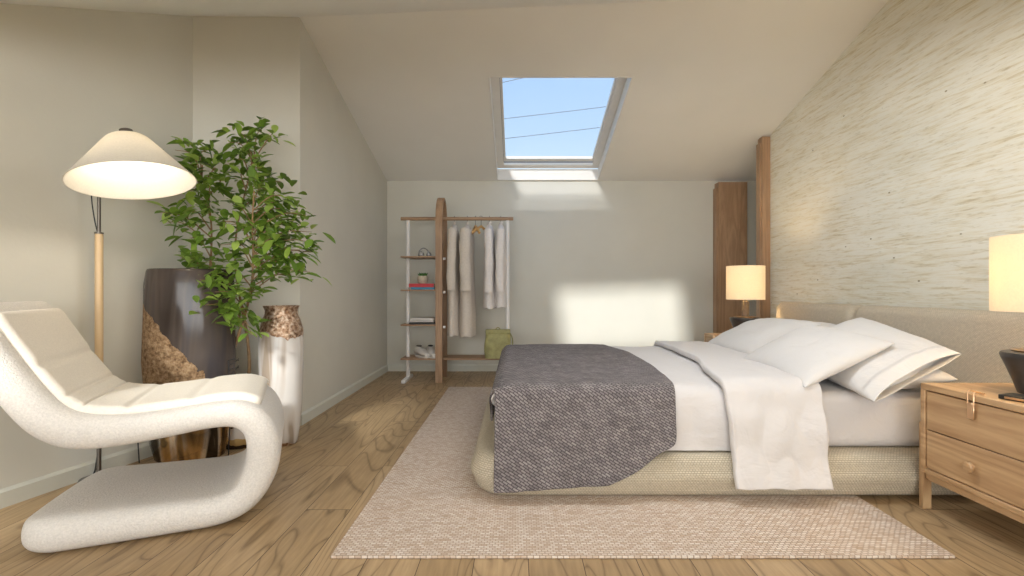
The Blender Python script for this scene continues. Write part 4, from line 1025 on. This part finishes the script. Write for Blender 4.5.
for k in range(26):
    a = k*2.4; r = 0.008+0.036*(k/26)**0.5
    tube(b, [(r*0.4*math.cos(a), r*0.4*math.sin(a), 0.0605), (r*0.9*math.cos(a), r*0.9*math.sin(a), 0.09), (r*1.25*math.cos(a), r*1.25*math.sin(a), 0.115-0.01*(k % 3))], [0.006, 0.009, 0.002], 6)
obj('leaves', b, M['succulent'], sp)
for k, (dx, r, lb) in enumerate(((-0.205, 0.030, 'rounded grey ornament on the top rack shelf, left one'), (-0.125, 0.026, 'rounded grey ornament on the top rack shelf, beside the upright'))):
    b = lathe(bmesh.new(), [(0.0, 0.0), (r*0.7, 0.0), (r*1.05, r*0.5), (r, r*1.1), (r*0.62, r*1.6), (r*0.3, r*1.75), (r*0.34, r*1.95), (0.0, r*1.95)], 24)
    tag(obj('ornament', b, M['ornament'], loc=(RX+dx, RY-0.06, 1.3005)), lb, 'ornament', 'ornaments on the top shelf')
b = tube(bmesh.new(), catmull([(-0.055, 0, 0.0), (-0.045, 0, 0.06), (0.0, 0, 0.09), (0.045, 0, 0.06), (0.055, 0, 0.0)], 6), 0.006, 8)
tag(obj('ornament', b, M['ornament'], loc=(RX-0.195, RY+0.03, 1.306)), 'small arched pale ornament behind the grey ones on the top rack shelf', 'ornament')
def folded(loc, L_, W_, layers, h, mat, label):
    bm = bmesh.new()
    for k in range(layers):
        j = 0.006*math.sin(k*2.3); box(bm, -L_/2+j, L_/2+j, -W_/2, W_/2, k*h+0.0003, (k+1)*h-0.0003, min(h*0.45, 0.009), 3)
    return tag(obj('folded_cloth', bm, mat, loc=loc), label, 'folded clothes')
folded((RX-0.18, RY-0.03, 0.5955), 0.27, 0.24, 1, 0.020, M['dark_cloth'], 'dark folded cloth under the white one on the rack shelf')
folded((RX-0.185, RY-0.03, 0.616), 0.25, 0.22, 2, 0.022, M['shoe'], 'white folded cloth on the dark one on the rack shelf')
def shoe(loc, rz, label):
    t = thing('shoe', label, 'shoe', loc, rz, 'white sneakers on the lowest shelf')
    bm = bmesh.new(); rings = []
    S = [(-0.125, 0.030, 0.055), (-0.105, 0.040, 0.085), (-0.06, 0.043, 0.092), (-0.01, 0.045, 0.080), (0.05, 0.050, 0.060), (0.10, 0.046, 0.045), (0.135, 0.028, 0.030)]
    for x, w_, h in S:
        ring = []
        for k in range(16):
            a = 2*PI*k/16; ring.append(bm.verts.new((x, w_*math.cos(a), 0.018 + max(0.0, 0.5+0.5*math.sin(a))*(h-0.0)**1.0)))
        rings.append(ring)
    for i in range(len(rings)-1):
        for k in range(16): bm.faces.new((rings[i][k], rings[i][(k+1)%16], rings[i+1][(k+1)%16], rings[i+1][k]))
    bm.faces.new(rings[0]); bm.faces.new(rings[-1]); obj('upper', bm, M['shoe'], t)
    bm = bmesh.new(); lathe(bm, [(0.0, 0.0), (0.94, 0.0), (1.0, 0.003), (1.0, 0.015), (0.96, 0.018), (0.0, 0.018)], 32, 0.138, 0.050); obj('sole', bm, M['shoe'], t)
    o = obj('opening', lathe(bmesh.new(), [(0.0, 0.106), (0.75, 0.106), (1.0, 0.112), (0.9, 0.117), (0.7, 0.112), (0.0, 0.110)], 24, 0.045, 0.026), M['dark_cloth'], t); o.location.x = -0.07; o['label'] = 'dark disc at the ankle opening'
    return t
sh = shoe((RX-0.20, RY-0.04, 0.2455), -0.95, 'white sneaker on the lowest rack shelf, nearer the left post')
clone(sh, (RX-0.095, RY-0.04, 0.2455), -1.2, label='white sneaker on the lowest rack shelf, beside the arched upright')
